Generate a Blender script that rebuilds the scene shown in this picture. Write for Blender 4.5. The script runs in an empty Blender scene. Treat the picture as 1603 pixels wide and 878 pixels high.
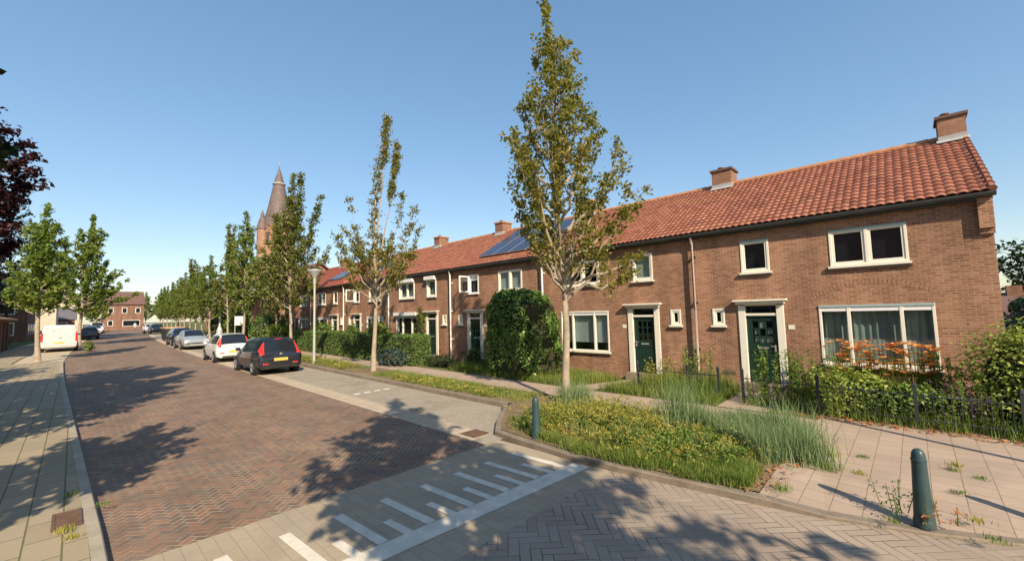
import bpy, math, random
import numpy as np
from mathutils import Vector, Matrix
PI = math.pi
R = math.radians
sc = bpy.context.scene
COL = sc.collection

# ------------------------------------------------------------------ terrain
def gz(x):
    return 0.0065 * min(max(0.0, -x - 8.0), 82.0)
def bend(x):
    t = max(0.0, -x - 20.0)
    return 6e-4 * t * t if t < 60 else 2.16 + 0.072 * (t - 60)

# ------------------------------------------------------------------ objects
ORG = {}
def setp(o, label=None, cat=None, group=None, kind=None):
    if label: o['label'] = label
    if cat: o['category'] = cat
    if group: o['group'] = group
    if kind: o['kind'] = kind
    return o
def empty(name, loc, label, cat, group=None, rz=0.0, world=True):
    o = bpy.data.objects.new(name, None)
    COL.objects.link(o)
    o.location = loc
    o.rotation_euler = (0, 0, rz)
    o.empty_display_size = 0.2
    if world: ORG[o.name] = Vector(loc)
    return setp(o, label, cat, group)
def link(name, me, parent=None):
    o = bpy.data.objects.new(name, me)
    COL.objects.link(o)
    if parent is not None:
        o.parent = parent
        if parent.name in ORG: ORG[o.name] = ORG[parent.name]
    return o
def copy_tree(o, parent=None):
    c = o.copy()
    COL.objects.link(c)
    if parent is not None: c.parent = parent
    for ch in list(o.children): copy_tree(ch, c)
    return c

class M:
    """collects geometry, then links it as one mesh"""
    def __init__(s): s.v = []; s.f = []
    def add(s, vs, fs):
        b = len(s.v); s.v += [tuple(p) for p in vs]; s.f += [tuple(i + b for i in f) for f in fs]; return s
    def box(s, x0, x1, y0, y1, z0, z1):
        if x0 > x1: x0, x1 = x1, x0
        return s.add([(x0,y0,z0),(x1,y0,z0),(x1,y1,z0),(x0,y1,z0),(x0,y0,z1),(x1,y0,z1),(x1,y1,z1),(x0,y1,z1)],
                     [(0,3,2,1),(4,5,6,7),(0,1,5,4),(1,2,6,5),(2,3,7,6),(3,0,4,7)])
    def quad(s, a, b, c, d): return s.add([a,b,c,d],[(0,1,2,3)])
    def tube(s, pts, rad, n=8, caps=True):
        pts = [Vector(p) for p in pts]; b = len(s.v); k = len(pts)
        for i, p in enumerate(pts):
            t = (pts[min(i+1,k-1)] - pts[max(i-1,0)]).normalized()
            a = t.cross(Vector((0,0,1)))
            if a.length < 1e-3: a = Vector((1,0,0))
            a.normalize(); c = t.cross(a)
            r = rad[i] if isinstance(rad,(list,tuple)) else rad
            for j in range(n):
                q = p + (a*math.cos(2*PI*j/n) + c*math.sin(2*PI*j/n))*r
                s.v.append(tuple(q))
        for i in range(k-1):
            for j in range(n):
                s.f.append((b+i*n+j, b+i*n+(j+1)%n, b+(i+1)*n+(j+1)%n, b+(i+1)*n+j))
        if caps:
            s.f.append(tuple(b+j for j in reversed(range(n)))); s.f.append(tuple(b+(k-1)*n+j for j in range(n)))
        return s
    def lathe(s, c, prof, n=20, ax='z'):
        """prof: (radius, height) list"""
        b = len(s.v); k = len(prof)
        for r, h in prof:
            for j in range(n):
                a = 2*PI*j/n; u, w = r*math.cos(a), r*math.sin(a)
                p = (u, w, h) if ax == 'z' else ((u, h, w) if ax == 'y' else (h, u, w))
                s.v.append((c[0]+p[0], c[1]+p[1], c[2]+p[2]))
        for i in range(k-1):
            for j in range(n):
                q = (b+i*n+j, b+i*n+(j+1)%n, b+(i+1)*n+(j+1)%n, b+(i+1)*n+j)
                s.f.append(q if ax != 'y' else q[::-1])
        s.f.append(tuple(b+j for j in reversed(range(n)))); s.f.append(tuple(b+(k-1)*n+j for j in range(n)))
        return s
    def build(s, name, mat, parent=None, smooth=None, bevel=0):
        me = bpy.data.meshes.new(name)
        off = ORG.get(parent.name) if parent is not None else None
        vs = s.v if off is None else [(p[0]-off.x, p[1]-off.y, p[2]-off.z) for p in s.v]
        me.from_pydata(vs, [], s.f)
        me.materials.append(mat)
        if smooth is not None:
            me.polygons.foreach_set('use_smooth', [True]*len(me.polygons))
            me.update()
            me.set_sharp_from_angle(angle=R(smooth))
        me.update()
        o = link(name, me, parent)
        if bevel:
            m = o.modifiers.new('bevel', 'BEVEL'); m.width = bevel; m.segments = 2; m.limit_method = 'ANGLE'
        return o

def np_obj(name, V, k, mat, parent=None, smooth=False, world=True, tri=None):
    """V: (n*k,3) array, every k verts one polygon"""
    n = len(V)//k
    me = bpy.data.meshes.new(name)
    V = np.asarray(V, np.float32)
    if parent is not None and world and parent.name in ORG: V = V - np.array(ORG[parent.name], np.float32)
    me.vertices.add(n*k); me.vertices.foreach_set('co', V.ravel())
    if tri is None: idx = np.arange(n*k, dtype=np.int32); q = k; nf = n
    else: idx = (np.arange(n)[:,None,None]*k+np.array(tri)[None]).astype(np.int32).ravel(); q = 3; nf = n*len(tri)
    me.loops.add(nf*q); me.loops.foreach_set('vertex_index', idx)
    me.polygons.add(nf); me.polygons.foreach_set('loop_start', np.arange(nf, dtype=np.int32)*q)
    me.polygons.foreach_set('loop_total', np.full(nf, q, np.int32))
    me.materials.append(mat)
    me.update(calc_edges=True)
    return link(name, me, parent)

# ------------------------------------------------------------------ materials
class NT:
    def __init__(s, name):
        s.m = bpy.data.materials.new(name); s.m.use_nodes = True; s.t = s.m.node_tree
        s.t.nodes.clear(); s.out = s.t.nodes.new('ShaderNodeOutputMaterial')
    def n(s, typ, **kw):
        x = s.t.nodes.new('ShaderNode'+typ)
        for k, v in kw.items():
            if k.startswith('i_'): x.inputs[k[2:].replace('_',' ')].default_value = v
            else: setattr(x, k, v)
        return x
    def l(s, a, b): s.t.links.new(a, b)
    def val(s, sock, v):
        if hasattr(v, 'is_linked') or hasattr(v, 'links'): s.l(v, sock)
        else: sock.default_value = v
    def math(s, op, a, b=0.0, c=None):
        x = s.t.nodes.new('ShaderNodeMath'); x.operation = op
        s.val(x.inputs[0], a); s.val(x.inputs[1], b)
        if c is not None: s.val(x.inputs[2], c)
        return x.outputs[0]
    def noise(s, vec, scale, detail=3, rough=.55):
        x = s.n('TexNoise'); x.inputs['Scale'].default_value = scale; x.inputs['Detail'].default_value = detail
        x.inputs['Roughness'].default_value = rough
        if vec is not None: s.l(vec, x.inputs['Vector'])
        return x.outputs['Fac']
    def ramp(s, fac, stops, interp='LINEAR'):
        x = s.n('ValToRGB'); x.color_ramp.interpolation = interp; e = x.color_ramp.elements
        while len(e) > 1: e.remove(e[-1])
        e[0].position = stops[0][0]; e[0].color = (*stops[0][1], 1)
        for p, c in stops[1:]:
            q = e.new(p); q.color = (*c, 1)
        s.l(fac, x.inputs[0]); return x.outputs[0]
    def mix(s, fac, a, b, mode='MIX'):
        x = s.n('MixRGB'); x.blend_type = mode
        s.val(x.inputs[0], fac)
        for i, c in ((1, a), (2, b)):
            if isinstance(c, tuple): x.inputs[i].default_value = (*c, 1)
            else: s.l(c, x.inputs[i])
        return x.outputs[0]
    def grey(s, v):
        x = s.n('CombineColor'); [s.l(v, x.inputs[i]) for i in range(3)]; return x.outputs[0]
    def bsdf(s, col, rough=.7, metal=0., spec=.4, bump=None, bs=.3, bd=.01, **kw):
        b = s.n('BsdfPrincipled')
        if isinstance(col, tuple): b.inputs['Base Color'].default_value = (*col, 1)
        else: s.l(col, b.inputs['Base Color'])
        s.val(b.inputs['Roughness'], rough)
        b.inputs['Metallic'].default_value = metal
        b.inputs['Specular IOR Level'].default_value = spec
        for k, v in kw.items(): b.inputs[k.replace('_',' ')].default_value = v
        if bump is not None:
            x = s.n('Bump'); x.inputs['Strength'].default_value = bs; x.inputs['Distance'].default_value = bd
            s.l(bump, x.inputs['Height']); s.l(x.outputs[0], b.inputs['Normal'])
        s.l(b.outputs[0], s.out.inputs[0]); return b
    def obj(s): return s.n('TexCoord').outputs['Object']

def plain(name, col, rough=.6, metal=0., var=.18, scale=6., spec=.4, **kw):
    t = NT(name); o = t.obj()
    f = t.noise(o, scale, 4)
    f2 = t.noise(o, scale*9, 2)
    c = t.ramp(t.math('MULTIPLY_ADD', f2, .35, t.math('MULTIPLY', f, .65)), [(.3, tuple(x*(1-var) for x in col)), (.7, tuple(min(1,x*(1+var)) for x in col))])
    t.bsdf(c, rough, metal, spec, bump=f2, bs=.08, **kw)
    return t.m

def leafmat(name, cols, trans=.3, rough=.5, big=.6):
    t = NT(name)
    g = t.n('NewGeometry')
    rnd = g.outputs['Random Per Island']
    o = t.obj()
    nz = t.noise(o, big, 2)
    f = t.math('MULTIPLY_ADD', nz, .9, t.math('MULTIPLY_ADD', rnd, .62, -.26))
    c = t.ramp(f, [(i/(len(cols)-1), k) for i, k in enumerate(cols)])
    p = t.n('BsdfPrincipled'); t.l(c, p.inputs['Base Color']); p.inputs['Roughness'].default_value = rough
    p.inputs['Specular IOR Level'].default_value = .3
    tr = t.n('BsdfTranslucent')
    c2 = t.mix(1.0, c, (1.1, 1.15, .5), 'MULTIPLY'); t.l(c2, tr.inputs[0])
    mx = t.n('MixShader'); mx.inputs[0].default_value = trans
    t.l(p.outputs[0], mx.inputs[1]); t.l(tr.outputs[0], mx.inputs[2]); t.l(mx.outputs[0], t.out.inputs[0])
    return t.m

def herring(name, n, w, rot, cols, joint, jw=.06, dirt=(.2,.17,.13), dirtamt=.5, rough=.8, jvar=None, weed=0.0):
    """herringbone paving of 1:n bricks, width w metres"""
    t = NT(name); o = t.obj()
    mp = t.n('Mapping'); mp.inputs['Rotation'].default_value = (0,0,rot); mp.inputs['Scale'].default_value = (1/w,1/w,1/w)
    t.l(o, mp.inputs[0])
    wob = t.n('TexNoise'); wob.inputs['Scale'].default_value = .8; t.l(mp.outputs[0], wob.inputs['Vector'])
    ad = t.n('VectorMath', operation='MULTIPLY_ADD'); t.l(wob.outputs['Color'], ad.inputs[0]); ad.inputs[1].default_value = (.14,.14,0); t.l(mp.outputs[0], ad.inputs[2])
    s = t.n('SeparateXYZ'); t.l(ad.outputs[0], s.inputs[0])
    x, y = s.outputs[0], s.outputs[1]
    ix, iy = t.math('FLOOR', x), t.math('FLOOR', y)
    fx, fy = t.math('SUBTRACT', x, ix), t.math('SUBTRACT', y, iy)
    m = t.math('FLOORED_MODULO', t.math('SUBTRACT', ix, iy), 2.0*n)
    m = t.math('ROUND', m)
    isv = t.math('GREATER_THAN', m, n-.5)
    def sel(a, b):  # a if horizontal, b if vertical
        return t.math('ADD', t.math('MULTIPLY', a, t.math('SUBTRACT', 1.0, isv)), t.math('MULTIPLY', b, isv))
    k = t.math('SUBTRACT', 2.0*n-1, m)
    u = sel(t.math('ADD', m, fx), t.math('ADD', k, fy))
    v = sel(fy, fx)
    bx = sel(t.math('SUBTRACT', ix, m), ix)
    by = sel(iy, t.math('SUBTRACT', iy, k))
    e = t.math('MINIMUM', t.math('MINIMUM', u, t.math('SUBTRACT', float(n), u)), t.math('MINIMUM', v, t.math('SUBTRACT', 1.0, v)))
    cb = t.n('CombineXYZ'); t.l(bx, cb.inputs[0]); t.l(by, cb.inputs[1]); t.l(isv, cb.inputs[2])
    wn = t.n('TexWhiteNoise'); t.l(cb.outputs[0], wn.inputs[0])
    big = t.noise(o, .35, 3); fine = t.noise(o, 30, 3)
    f = t.math('ADD', t.math('MULTIPLY', wn.outputs[0], .8), t.math('MULTIPLY_ADD', big, .5, -.15))
    c = t.ramp(f, [(i/(len(cols)-1), q) for i, q in enumerate(cols)])
    c = t.mix(t.math('MULTIPLY', t.math('SMOOTHSTEP' if False else 'MULTIPLY', fine, fine), dirtamt), c, dirt)
    rm_ = t.n('Mapping'); rm_.inputs['Scale'].default_value = (.16,1.0,1.0); t.l(o, rm_.inputs[0])
    c = t.mix(1.0, c, t.ramp(t.noise(rm_.outputs[0], 1.1, 5, .6), [(.35,(.80,.79,.78)),(.65,(1.1,1.1,1.1))]), 'MULTIPLY')
    je = t.n('MapRange'); je.inputs['From Min'].default_value = jw*.6; je.inputs['From Max'].default_value = jw*1.4
    t.l(e, je.inputs[0])
    jc = joint
    if jvar:
        jc = t.mix(t.ramp(t.noise(o, 1.3, 3), [(.42,(0,0,0)),(.58,(1,1,1))]), joint, jvar)
    c = t.mix(je.outputs[0], jc, c)
    b = t.math('ADD', je.outputs[0], t.math('MULTIPLY', fine, .3))
    t.bsdf(c, rough, spec=.3, bump=b, bs=.6, bd=.006)
    return t.m

def slabs(name, w, h, cols, joint, jw=.02, rot=0., weedcol=(.12,.15,.04), weed=.5, offset=.5, big=.5, stain=None):
    t = NT(name); o = t.obj()
    mp = t.n('Mapping'); mp.inputs['Rotation'].default_value = (0,0,rot); t.l(o, mp.inputs[0])
    br = t.n('TexBrick'); br.offset = offset
    br.inputs['Color1'].default_value = (0,0,0,1); br.inputs['Color2'].default_value = (1,1,1,1)
    br.inputs['Scale'].default_value = 1.0; br.inputs['Brick Width'].default_value = w; br.inputs['Row Height'].default_value = h
    br.inputs['Mortar Size'].default_value = jw*.5; br.inputs['Mortar Smooth'].default_value = .3
    t.l(mp.outputs[0], br.inputs['Vector'])
    bg = t.noise(o, big, 4); fine = t.noise(o, 26, 4)
    f = t.math('ADD', t.math('MULTIPLY', br.outputs['Color'], .35), t.math('MULTIPLY_ADD', bg, .55, t.math('MULTIPLY_ADD', fine, .45, -.2)))
    c = t.ramp(f, [(i/(len(cols)-1), q) for i, q in enumerate(cols)])
    if stain:
        c = t.mix(t.ramp(t.noise(o, .9, 5, .65), [(.5,(0,0,0)),(.72,(.7,.7,.7))]), c, stain)
    jc = t.mix(t.ramp(t.noise(o, 1.7, 3), [(.5,(0,0,0)),(.6,(weed,weed,weed))]), joint, weedcol)
    c = t.mix(br.outputs['Fac'], c, jc)
    b = t.math('ADD', t.math('MULTIPLY', br.outputs['Fac'], -1.0), t.math('MULTIPLY', fine, .3))
    t.bsdf(c, .85, spec=.25, bump=b, bs=.5, bd=.006)
    return t.m

def brickwall(name, cols, mortar=(.30,.25,.20), bw=.215, bh=.0625, jw=.010, big=(.30,.14,.09)):
    t = NT(name); o = t.n('NewGeometry').outputs['Position']
    s = t.n('SeparateXYZ'); t.l(o, s.inputs[0])
    u = t.math('ADD', s.outputs[0], s.outputs[1])
    c3 = t.n('CombineXYZ'); t.l(u, c3.inputs[0]); t.l(s.outputs[2], c3.inputs[1])
    br = t.n('TexBrick'); br.offset = .5
    br.inputs['Color1'].default_value = (0,0,0,1); br.inputs['Color2'].default_value = (1,1,1,1)
    br.inputs['Scale'].default_value = 1.0; br.inputs['Brick Width'].default_value = bw; br.inputs['Row Height'].default_value = bh
    br.inputs['Mortar Size'].default_value = jw*.5; br.inputs['Mortar Smooth'].default_value = .15
    t.l(c3.outputs[0], br.inputs['Vector'])
    bg = t.noise(o, .7, 4); fine = t.noise(o, 40, 3)
    # clusters of odd bricks
    f = t.math('ADD', t.math('MULTIPLY', br.outputs['Color'], .55), t.math('MULTIPLY_ADD', bg, .5, t.math('MULTIPLY_ADD', fine, .5, -.3)))
    c = t.ramp(f, [(i/(len(cols)-1), q) for i, q in enumerate(cols)])
    mc = t.mix(t.noise(o, 2.5, 3), mortar, tuple(x*.62 for x in mortar))
    c = t.mix(br.outputs['Fac'], c, mc)
    sm = t.n('Mapping'); sm.inputs['Scale'].default_value = (1.0,1.0,.22); t.l(o, sm.inputs[0])
    st_ = t.ramp(t.noise(sm.outputs[0], 1.6, 5, .6), [(.33,(.68,.67,.67)),(.62,(1.07,1.06,1.05))])
    c = t.mix(1.0, c, st_, 'MULTIPLY')
    oi = t.n('ObjectInfo'); c = t.mix(1.0, c, t.ramp(oi.outputs['Random'], [(0,(.90,.88,.88)),(1,(1.06,1.07,1.08))]), 'MULTIPLY')
    b = t.math('ADD', t.math('MULTIPLY', br.outputs['Fac'], -1.0), t.math('MULTIPLY', fine, .5))
    t.bsdf(c, .88, spec=.2, bump=b, bs=.7, bd=.008)
    return t.m

def tilemat(name, cols, tw, th, lichen=(.36,.24,.10)):
    """pantile colour, one shade per tile, from the roof's own UVs"""
    t = NT(name)
    uv = t.n('UVMap'); uv.uv_map = 'UVMap'
    fl = t.n('VectorMath', operation='FLOOR'); t.l(uv.outputs[0], fl.inputs[0])
    g = t.n('NewGeometry')
    oi = t.n('ObjectInfo')
    ad = t.n('VectorMath', operation='ADD'); t.l(fl.outputs[0], ad.inputs[0]); t.l(oi.outputs['Random'], ad.inputs[1])
    wn = t.n('TexWhiteNoise'); t.l(ad.outputs[0], wn.inputs[0])
    bg = t.noise(g.outputs['Position'], .6, 4); fine = t.noise(g.outputs['Position'], 22, 4)
    f = t.math('ADD', t.math('MULTIPLY', wn.outputs[0], .55), t.math('MULTIPLY_ADD', bg, .4, t.math('MULTIPLY_ADD', fine, .4, -.2)))
    c = t.ramp(f, [(i/(len(cols)-1), q) for i, q in enumerate(cols)])
    c = t.mix(t.ramp(t.noise(g.outputs['Position'], 1.1, 6, .7), [(.57,(0,0,0)),(.72,(.6,.6,.6))]), c, lichen)
    c = t.mix(t.ramp(t.noise(g.outputs['Position'], 9, 2), [(.72,(0,0,0)),(.78,(.6,.6,.6))]), c, (.5,.42,.33))
    t.bsdf(c, .8, spec=.25, bump=fine, bs=.2)
    return t.m

def glassmat(name, tint=(.75,.85,.85), refl=.5):
    t = NT(name)
    tr = t.n('BsdfTransparent'); tr.inputs[0].default_value = (*tint, 1)
    gl = t.n('BsdfGlossy'); gl.inputs['Roughness'].default_value = .015
    lw = t.n('LayerWeight'); lw.inputs[0].default_value = refl
    o = t.obj(); bp = t.n('Bump'); bp.inputs['Strength'].default_value = .04; bp.inputs['Distance'].default_value = .02
    t.l(t.noise(o, 2.0, 1), bp.inputs['Height']); t.l(bp.outputs[0], gl.inputs['Normal'])
    f = t.math('MULTIPLY_ADD', lw.outputs['Fresnel'], .6, .02)
    mx = t.n('MixShader'); t.l(f, mx.inputs[0]); t.l(tr.outputs[0], mx.inputs[1]); t.l(gl.outputs[0], mx.inputs[2])
    t.l(mx.outputs[0], t.out.inputs[0]); return t.m

MT = {}
MT['road'] = herring('red_brick_paving', 2, .09, R(45), [(.078,.064,.057),(.165,.096,.07),(.118,.094,.08),(.225,.114,.073),(.155,.118,.092),(.27,.138,.083),(.128,.10,.085)], (.38,.30,.205), jw=.07, dirt=(.25,.20,.15), dirtamt=.7, jvar=(.22,.165,.115))
MT['greyherring'] = herring('grey_block_paving', 3, .115, R(45), [(.30,.235,.185),(.36,.285,.225),(.33,.26,.205),(.40,.32,.255)], (.10,.08,.065), jw=.045, dirt=(.22,.19,.15), dirtamt=.5, jvar=(.24,.20,.16))
MT['table'] = slabs('grey_table_paving', .3, .15, [(.30,.245,.175),(.36,.295,.215),(.41,.34,.25)], (.28,.225,.165), .008, weed=.1, stain=(.265,.225,.175))
MT['paint'] = plain('white_stone_marking', (.60,.55,.46), .8, var=.2, scale=5)
MT['gutter'] = slabs('gutter_strip_blocks', .3, .3, [(.36,.29,.21),(.44,.36,.27),(.50,.41,.31)], (.22,.18,.13), .012, weed=.3)
MT['bay'] = slabs('parking_bay_blocks', .21, .105, [(.26,.225,.18),(.32,.28,.22),(.37,.325,.26)], (.20,.165,.12), .008, weed=.3, stain=(.20,.17,.13))
MT['pave_l'] = slabs('grey_slab_pavement', .6, .3, [(.25,.20,.135),(.32,.26,.178),(.38,.31,.215)], (.14,.115,.08), .02, weed=.7, stain=(.27,.235,.17))
MT['pave_r'] = slabs('pinkish_slab_pavement', .3, .3, rot=R(90), cols=[(.31,.235,.18),(.38,.29,.225),(.43,.33,.26)], joint=(.24,.18,.135), jw=.012, weed=.75, stain=(.28,.22,.17), offset=0.5)
MT['lot'] = slabs('beige_lot_blocks', .21, .105, [(.42,.35,.25),(.50,.42,.31)], (.28,.23,.17), .01, weed=.3)
MT['kerb'] = plain('concrete_kerb', (.21,.17,.13), .85, var=.3, scale=3)
MT['kerb_l'] = plain('pale_concrete_kerb', (.33,.29,.225), .85, var=.25, scale=3)
def soil():
    t = NT('dry_soil'); o = t.obj()
    f = t.noise(o, 1.2, 6, .65); g = t.noise(o, 18, 4)
    c = t.ramp(t.math('MULTIPLY_ADD', g, .5, t.math('MULTIPLY', f, .6)), [(.3,(.11,.075,.045)),(.55,(.20,.145,.085)),(.75,(.27,.21,.12))])
    t.bsdf(c, .95, spec=.1, bump=g, bs=.8, bd=.03); return t.m
MT['soil'] = soil()
def lawnm():
    t = NT('ground_turf'); o = t.obj()
    f = t.noise(o, .4, 6, .65); g = t.noise(o, 9, 4)
    c = t.ramp(t.math('MULTIPLY_ADD', g, .5, t.math('MULTIPLY', f, .6)), [(.3,(.06,.075,.02)),(.55,(.11,.12,.04)),(.75,(.19,.16,.08))])
    t.bsdf(c, .95, spec=.1, bump=g, bs=.8, bd=.03); return t.m
MT['turf'] = lawnm()
MT['brick'] = brickwall('brown_brick', [(.17,.083,.055),(.275,.130,.080),(.35,.170,.104),(.41,.215,.134),(.50,.30,.195)], mortar=(.52,.375,.26), bw=.175, bh=.058, jw=.017)
MT['brick2'] = brickwall('orange_brick', [(.30,.15,.09),(.42,.22,.13),(.48,.27,.16)])
MT['brick3'] = brickwall('red_brown_brick', [(.14,.07,.05),(.22,.11,.075),(.28,.15,.10)])
MT['chim'] = brickwall('chimney_brick', [(.20,.10,.065),(.30,.15,.095),(.36,.20,.13)])
MT['arch'] = plain('arch_brick', (.30,.165,.10), .9, var=.3, scale=9)
TW, TH = .168, .258
MT['tile'] = tilemat('orange_pantile', [(.15,.058,.038),(.245,.094,.06),(.305,.122,.078),(.36,.17,.105)], TW, TH)
MT['tile2'] = tilemat('red_flat_tile', [(.25,.075,.05),(.33,.10,.065),(.38,.13,.08)], TW, TH, lichen=(.30,.15,.09))
MT['ridge'] = plain('ridge_tile_clay', (.42,.20,.10), .85, var=.3, scale=4)
MT['white'] = plain('cream_white_paint', (.76,.72,.62), .45, var=.05, scale=3)
MT['whitew'] = plain('white_paint', (.78,.77,.74), .4, var=.05, scale=3)
MT['teal'] = plain('grey_green_paint', (.30,.40,.40), .45, var=.06)
MT['pink'] = plain('pinkish_white_pipe', (.70,.58,.54), .5, var=.08)
MT['gut'] = plain('dark_zinc_gutter', (.075,.085,.09), .45, metal=.2, var=.25, scale=3)
MT['lead'] = plain('lead_flashing', (.34,.34,.33), .6, var=.2)
MT['dgreen'] = plain('dark_green_door_paint', (.012,.036,.025), .35, var=.1, scale=3)
MT['sill'] = plain('dark_sill', (.10,.075,.06), .6, var=.2)
MT['glass'] = glassmat('window_glass')
MT['dark'] = plain('painted_shade', (.012,.014,.02), .9, var=.1)  # near-black colour stands in for shade, in unlit rooms and the drain
MT['navy'] = plain('dark_blind', (.012,.016,.028), .9, var=.3, scale=2)
MT['blind'] = plain('pale_blind', (.78,.79,.80), .8, var=.05)
MT['curt'] = plain('grey_green_curtain', (.44,.50,.46), .9, var=.12, scale=3)
MT['lace'] = plain('lace_curtain', (.62,.63,.57), .9, var=.12, scale=12)
MT['black'] = plain('black_fence_paint', (.03,.035,.04), .5, var=.2)
MT['bollard'] = plain('dark_teal_paint', (.035,.065,.07), .38, var=.22, scale=5)
MT['galv'] = plain('galvanised_steel', (.48,.47,.44), .5, metal=.3, var=.15, scale=2)
MT['solar'] = plain('solar_cell', (.022,.028,.05), .18, var=.1, scale=1, spec=.6)
MT['alu'] = plain('aluminium_rail', (.55,.55,.55), .35, metal=.6, var=.05)
MT['bark'] = plain('maple_bark', (.33,.27,.20), .9, var=.35, scale=7)
MT['bark_d'] = plain('dark_bark', (.09,.07,.055), .9, var=.35, scale=7)
MT['twig'] = plain('dark_core', (.035,.035,.015), .95, var=.3)  # dark colour stands in for the shade inside bushes
MT['iron'] = plain('rusty_iron', (.13,.075,.05), .7, var=.35, scale=8)
MT['straw'] = leafmat('dry_leaves', [(.16,.06,.03),(.36,.12,.05),(.40,.20,.08),(.30,.20,.11)], .1, .8, 3)
MT['lf_olive'] = leafmat('olive_maple_leaves', [(.08,.12,.024),(.185,.20,.042),(.30,.265,.07),(.32,.20,.065)], .48, .45, .9)
MT['lf_olive2'] = leafmat('green_olive_leaves', [(.055,.095,.02),(.13,.17,.036),(.21,.21,.055),(.22,.17,.05)], .38, .45, .5)
MT['lf_green'] = leafmat('fresh_green_leaves', [(.095,.155,.03),(.19,.25,.05),(.29,.33,.09)], .45, .45, .6)
MT['lf_teal'] = leafmat('bluish_green_leaves', [(.03,.07,.035),(.06,.12,.05),(.09,.15,.06)], .3, .45, .6)
MT['lf_dark'] = leafmat('dark_green_leaves', [(.015,.035,.012),(.03,.055,.018),(.05,.08,.025)], .2, .45, .6)
MT['lf_beech'] = leafmat('copper_beech_leaves', [(.022,.010,.014),(.045,.016,.020),(.075,.025,.028)], .2, .45, .6)
MT['lf_laurel'] = leafmat('laurel_leaves', [(.06,.125,.025),(.14,.24,.05),(.25,.35,.11)], .28, .3, 1.5)
MT['lf_hedge'] = leafmat('hedge_leaves', [(.045,.095,.02),(.11,.18,.038),(.19,.26,.065)], .2, .45, 1.2)
MT['lf_lime'] = leafmat('lime_leaves', [(.16,.22,.02),(.25,.32,.04)], .3, .45, 1.2)
MT['lf_blue'] = leafmat('blue_grey_leaves', [(.035,.065,.06),(.07,.11,.10)], .2, .5, 1.2)
MT['gr_blue'] = leafmat('blue_green_grass', [(.085,.15,.06),(.15,.235,.11),(.24,.31,.15),(.36,.34,.16)], .25, .6, 1.3)
MT['gr_green'] = leafmat('lawn_grass', [(.06,.11,.018),(.13,.20,.034),(.22,.27,.06),(.34,.30,.11)], .3, .6, .8)
MT['gr_yel'] = leafmat('yellow_green_groundcover', [(.10,.13,.02),(.26,.26,.045),(.42,.38,.085),(.52,.42,.13)], .25, .6, 1.6)
MT['herb'] = leafmat('garden_herbs', [(.065,.12,.024),(.14,.22,.04),(.25,.32,.075)], .3, .5, 1.0)
MT['herb_y'] = leafmat('pale_yellow_herbs', [(.15,.23,.035),(.29,.36,.07),(.42,.42,.13)], .3, .5, 1.5)
MT['fl_or'] = leafmat('orange_petals', [(.55,.13,.035),(.72,.26,.08),(.80,.42,.18),(.78,.55,.33)], .25, .5, 3)
MT['fl_pur'] = leafmat('purple_flowers', [(.13,.07,.13),(.22,.13,.20)], .2, .6, 3)
MT['fl_red'] = leafmat('pink_roses', [(.45,.05,.06),(.60,.14,.16)], .2, .6, 3)
def paintmat(name, col, metal=0.0, rough=.25):
    t = NT(name); o = t.obj()
    c = t.mix(t.ramp(t.noise(o, 3.0, 4), [(.4,(0,0,0)),(.8,(.25,.25,.25))]), col, tuple(.6*x+.05 for x in col))
    b = t.bsdf(c, rough, metal, .5, Coat_Weight=.6, Coat_Roughness=.06); return t.m
MT['car_navy'] = paintmat('dark_blue_black_paint', (.010,.013,.022))
MT['car_white'] = paintmat('white_car_paint', (.68,.68,.66))
MT['car_silver'] = paintmat('silver_car_paint', (.48,.50,.50), .5, .3)
MT['van_silver'] = paintmat('warm_silver_van_paint', (.60,.59,.58), .05, .3)
MT['car_black'] = paintmat('black_car_paint', (.008,.008,.010))
MT['car_blue'] = paintmat('dark_blue_car_paint', (.012,.03,.07))
MT['car_glass'] = plain('car_glass', (.012,.016,.02), .06, var=.1, spec=.7)
MT['rubber'] = plain('black_rubber', (.018,.018,.018), .8, var=.15)
MT['rim'] = plain('alloy_rim', (.42,.42,.42), .35, metal=.6, var=.1)
MT['red'] = plain('red_lamp_lens', (.55,.03,.02), .2, var=.08)
MT['orange'] = plain('amber_lens', (.8,.25,.05), .25, var=.05)
MT['lens'] = plain('clear_lamp_lens', (.65,.65,.62), .15, var=.05)
MT['plate'] = plain('yellow_plate', (.60,.43,.09), .5, var=.04)
MT['slate'] = plain('grey_spire_slate', (.135,.10,.095), .7, var=.35, scale=1.2)
MT['skin'] = plain('skin', (.5,.32,.24), .6, var=.05)
MT['cloth'] = plain('pale_shirt', (.6,.6,.62), .8, var=.05)
MT['stucco'] = plain('cream_render', (.55,.46,.36), .85, var=.1, scale=1)
MT['greyroof'] = plain('grey_roof_tiles', (.13,.12,.13), .8, var=.2, scale=1)
MT['redroof'] = plain('red_brown_roof_tiles', (.145,.08,.066), .85, var=.2, scale=1)
MT['wood'] = plain('pale_wood', (.45,.30,.17), .8, var=.2, scale=2)
MT['terracotta'] = plain('terracotta', (.42,.17,.09), .8, var=.15)
MT['paper'] = plain('white_paper', (.72,.72,.70), .8, var=.03)

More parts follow.
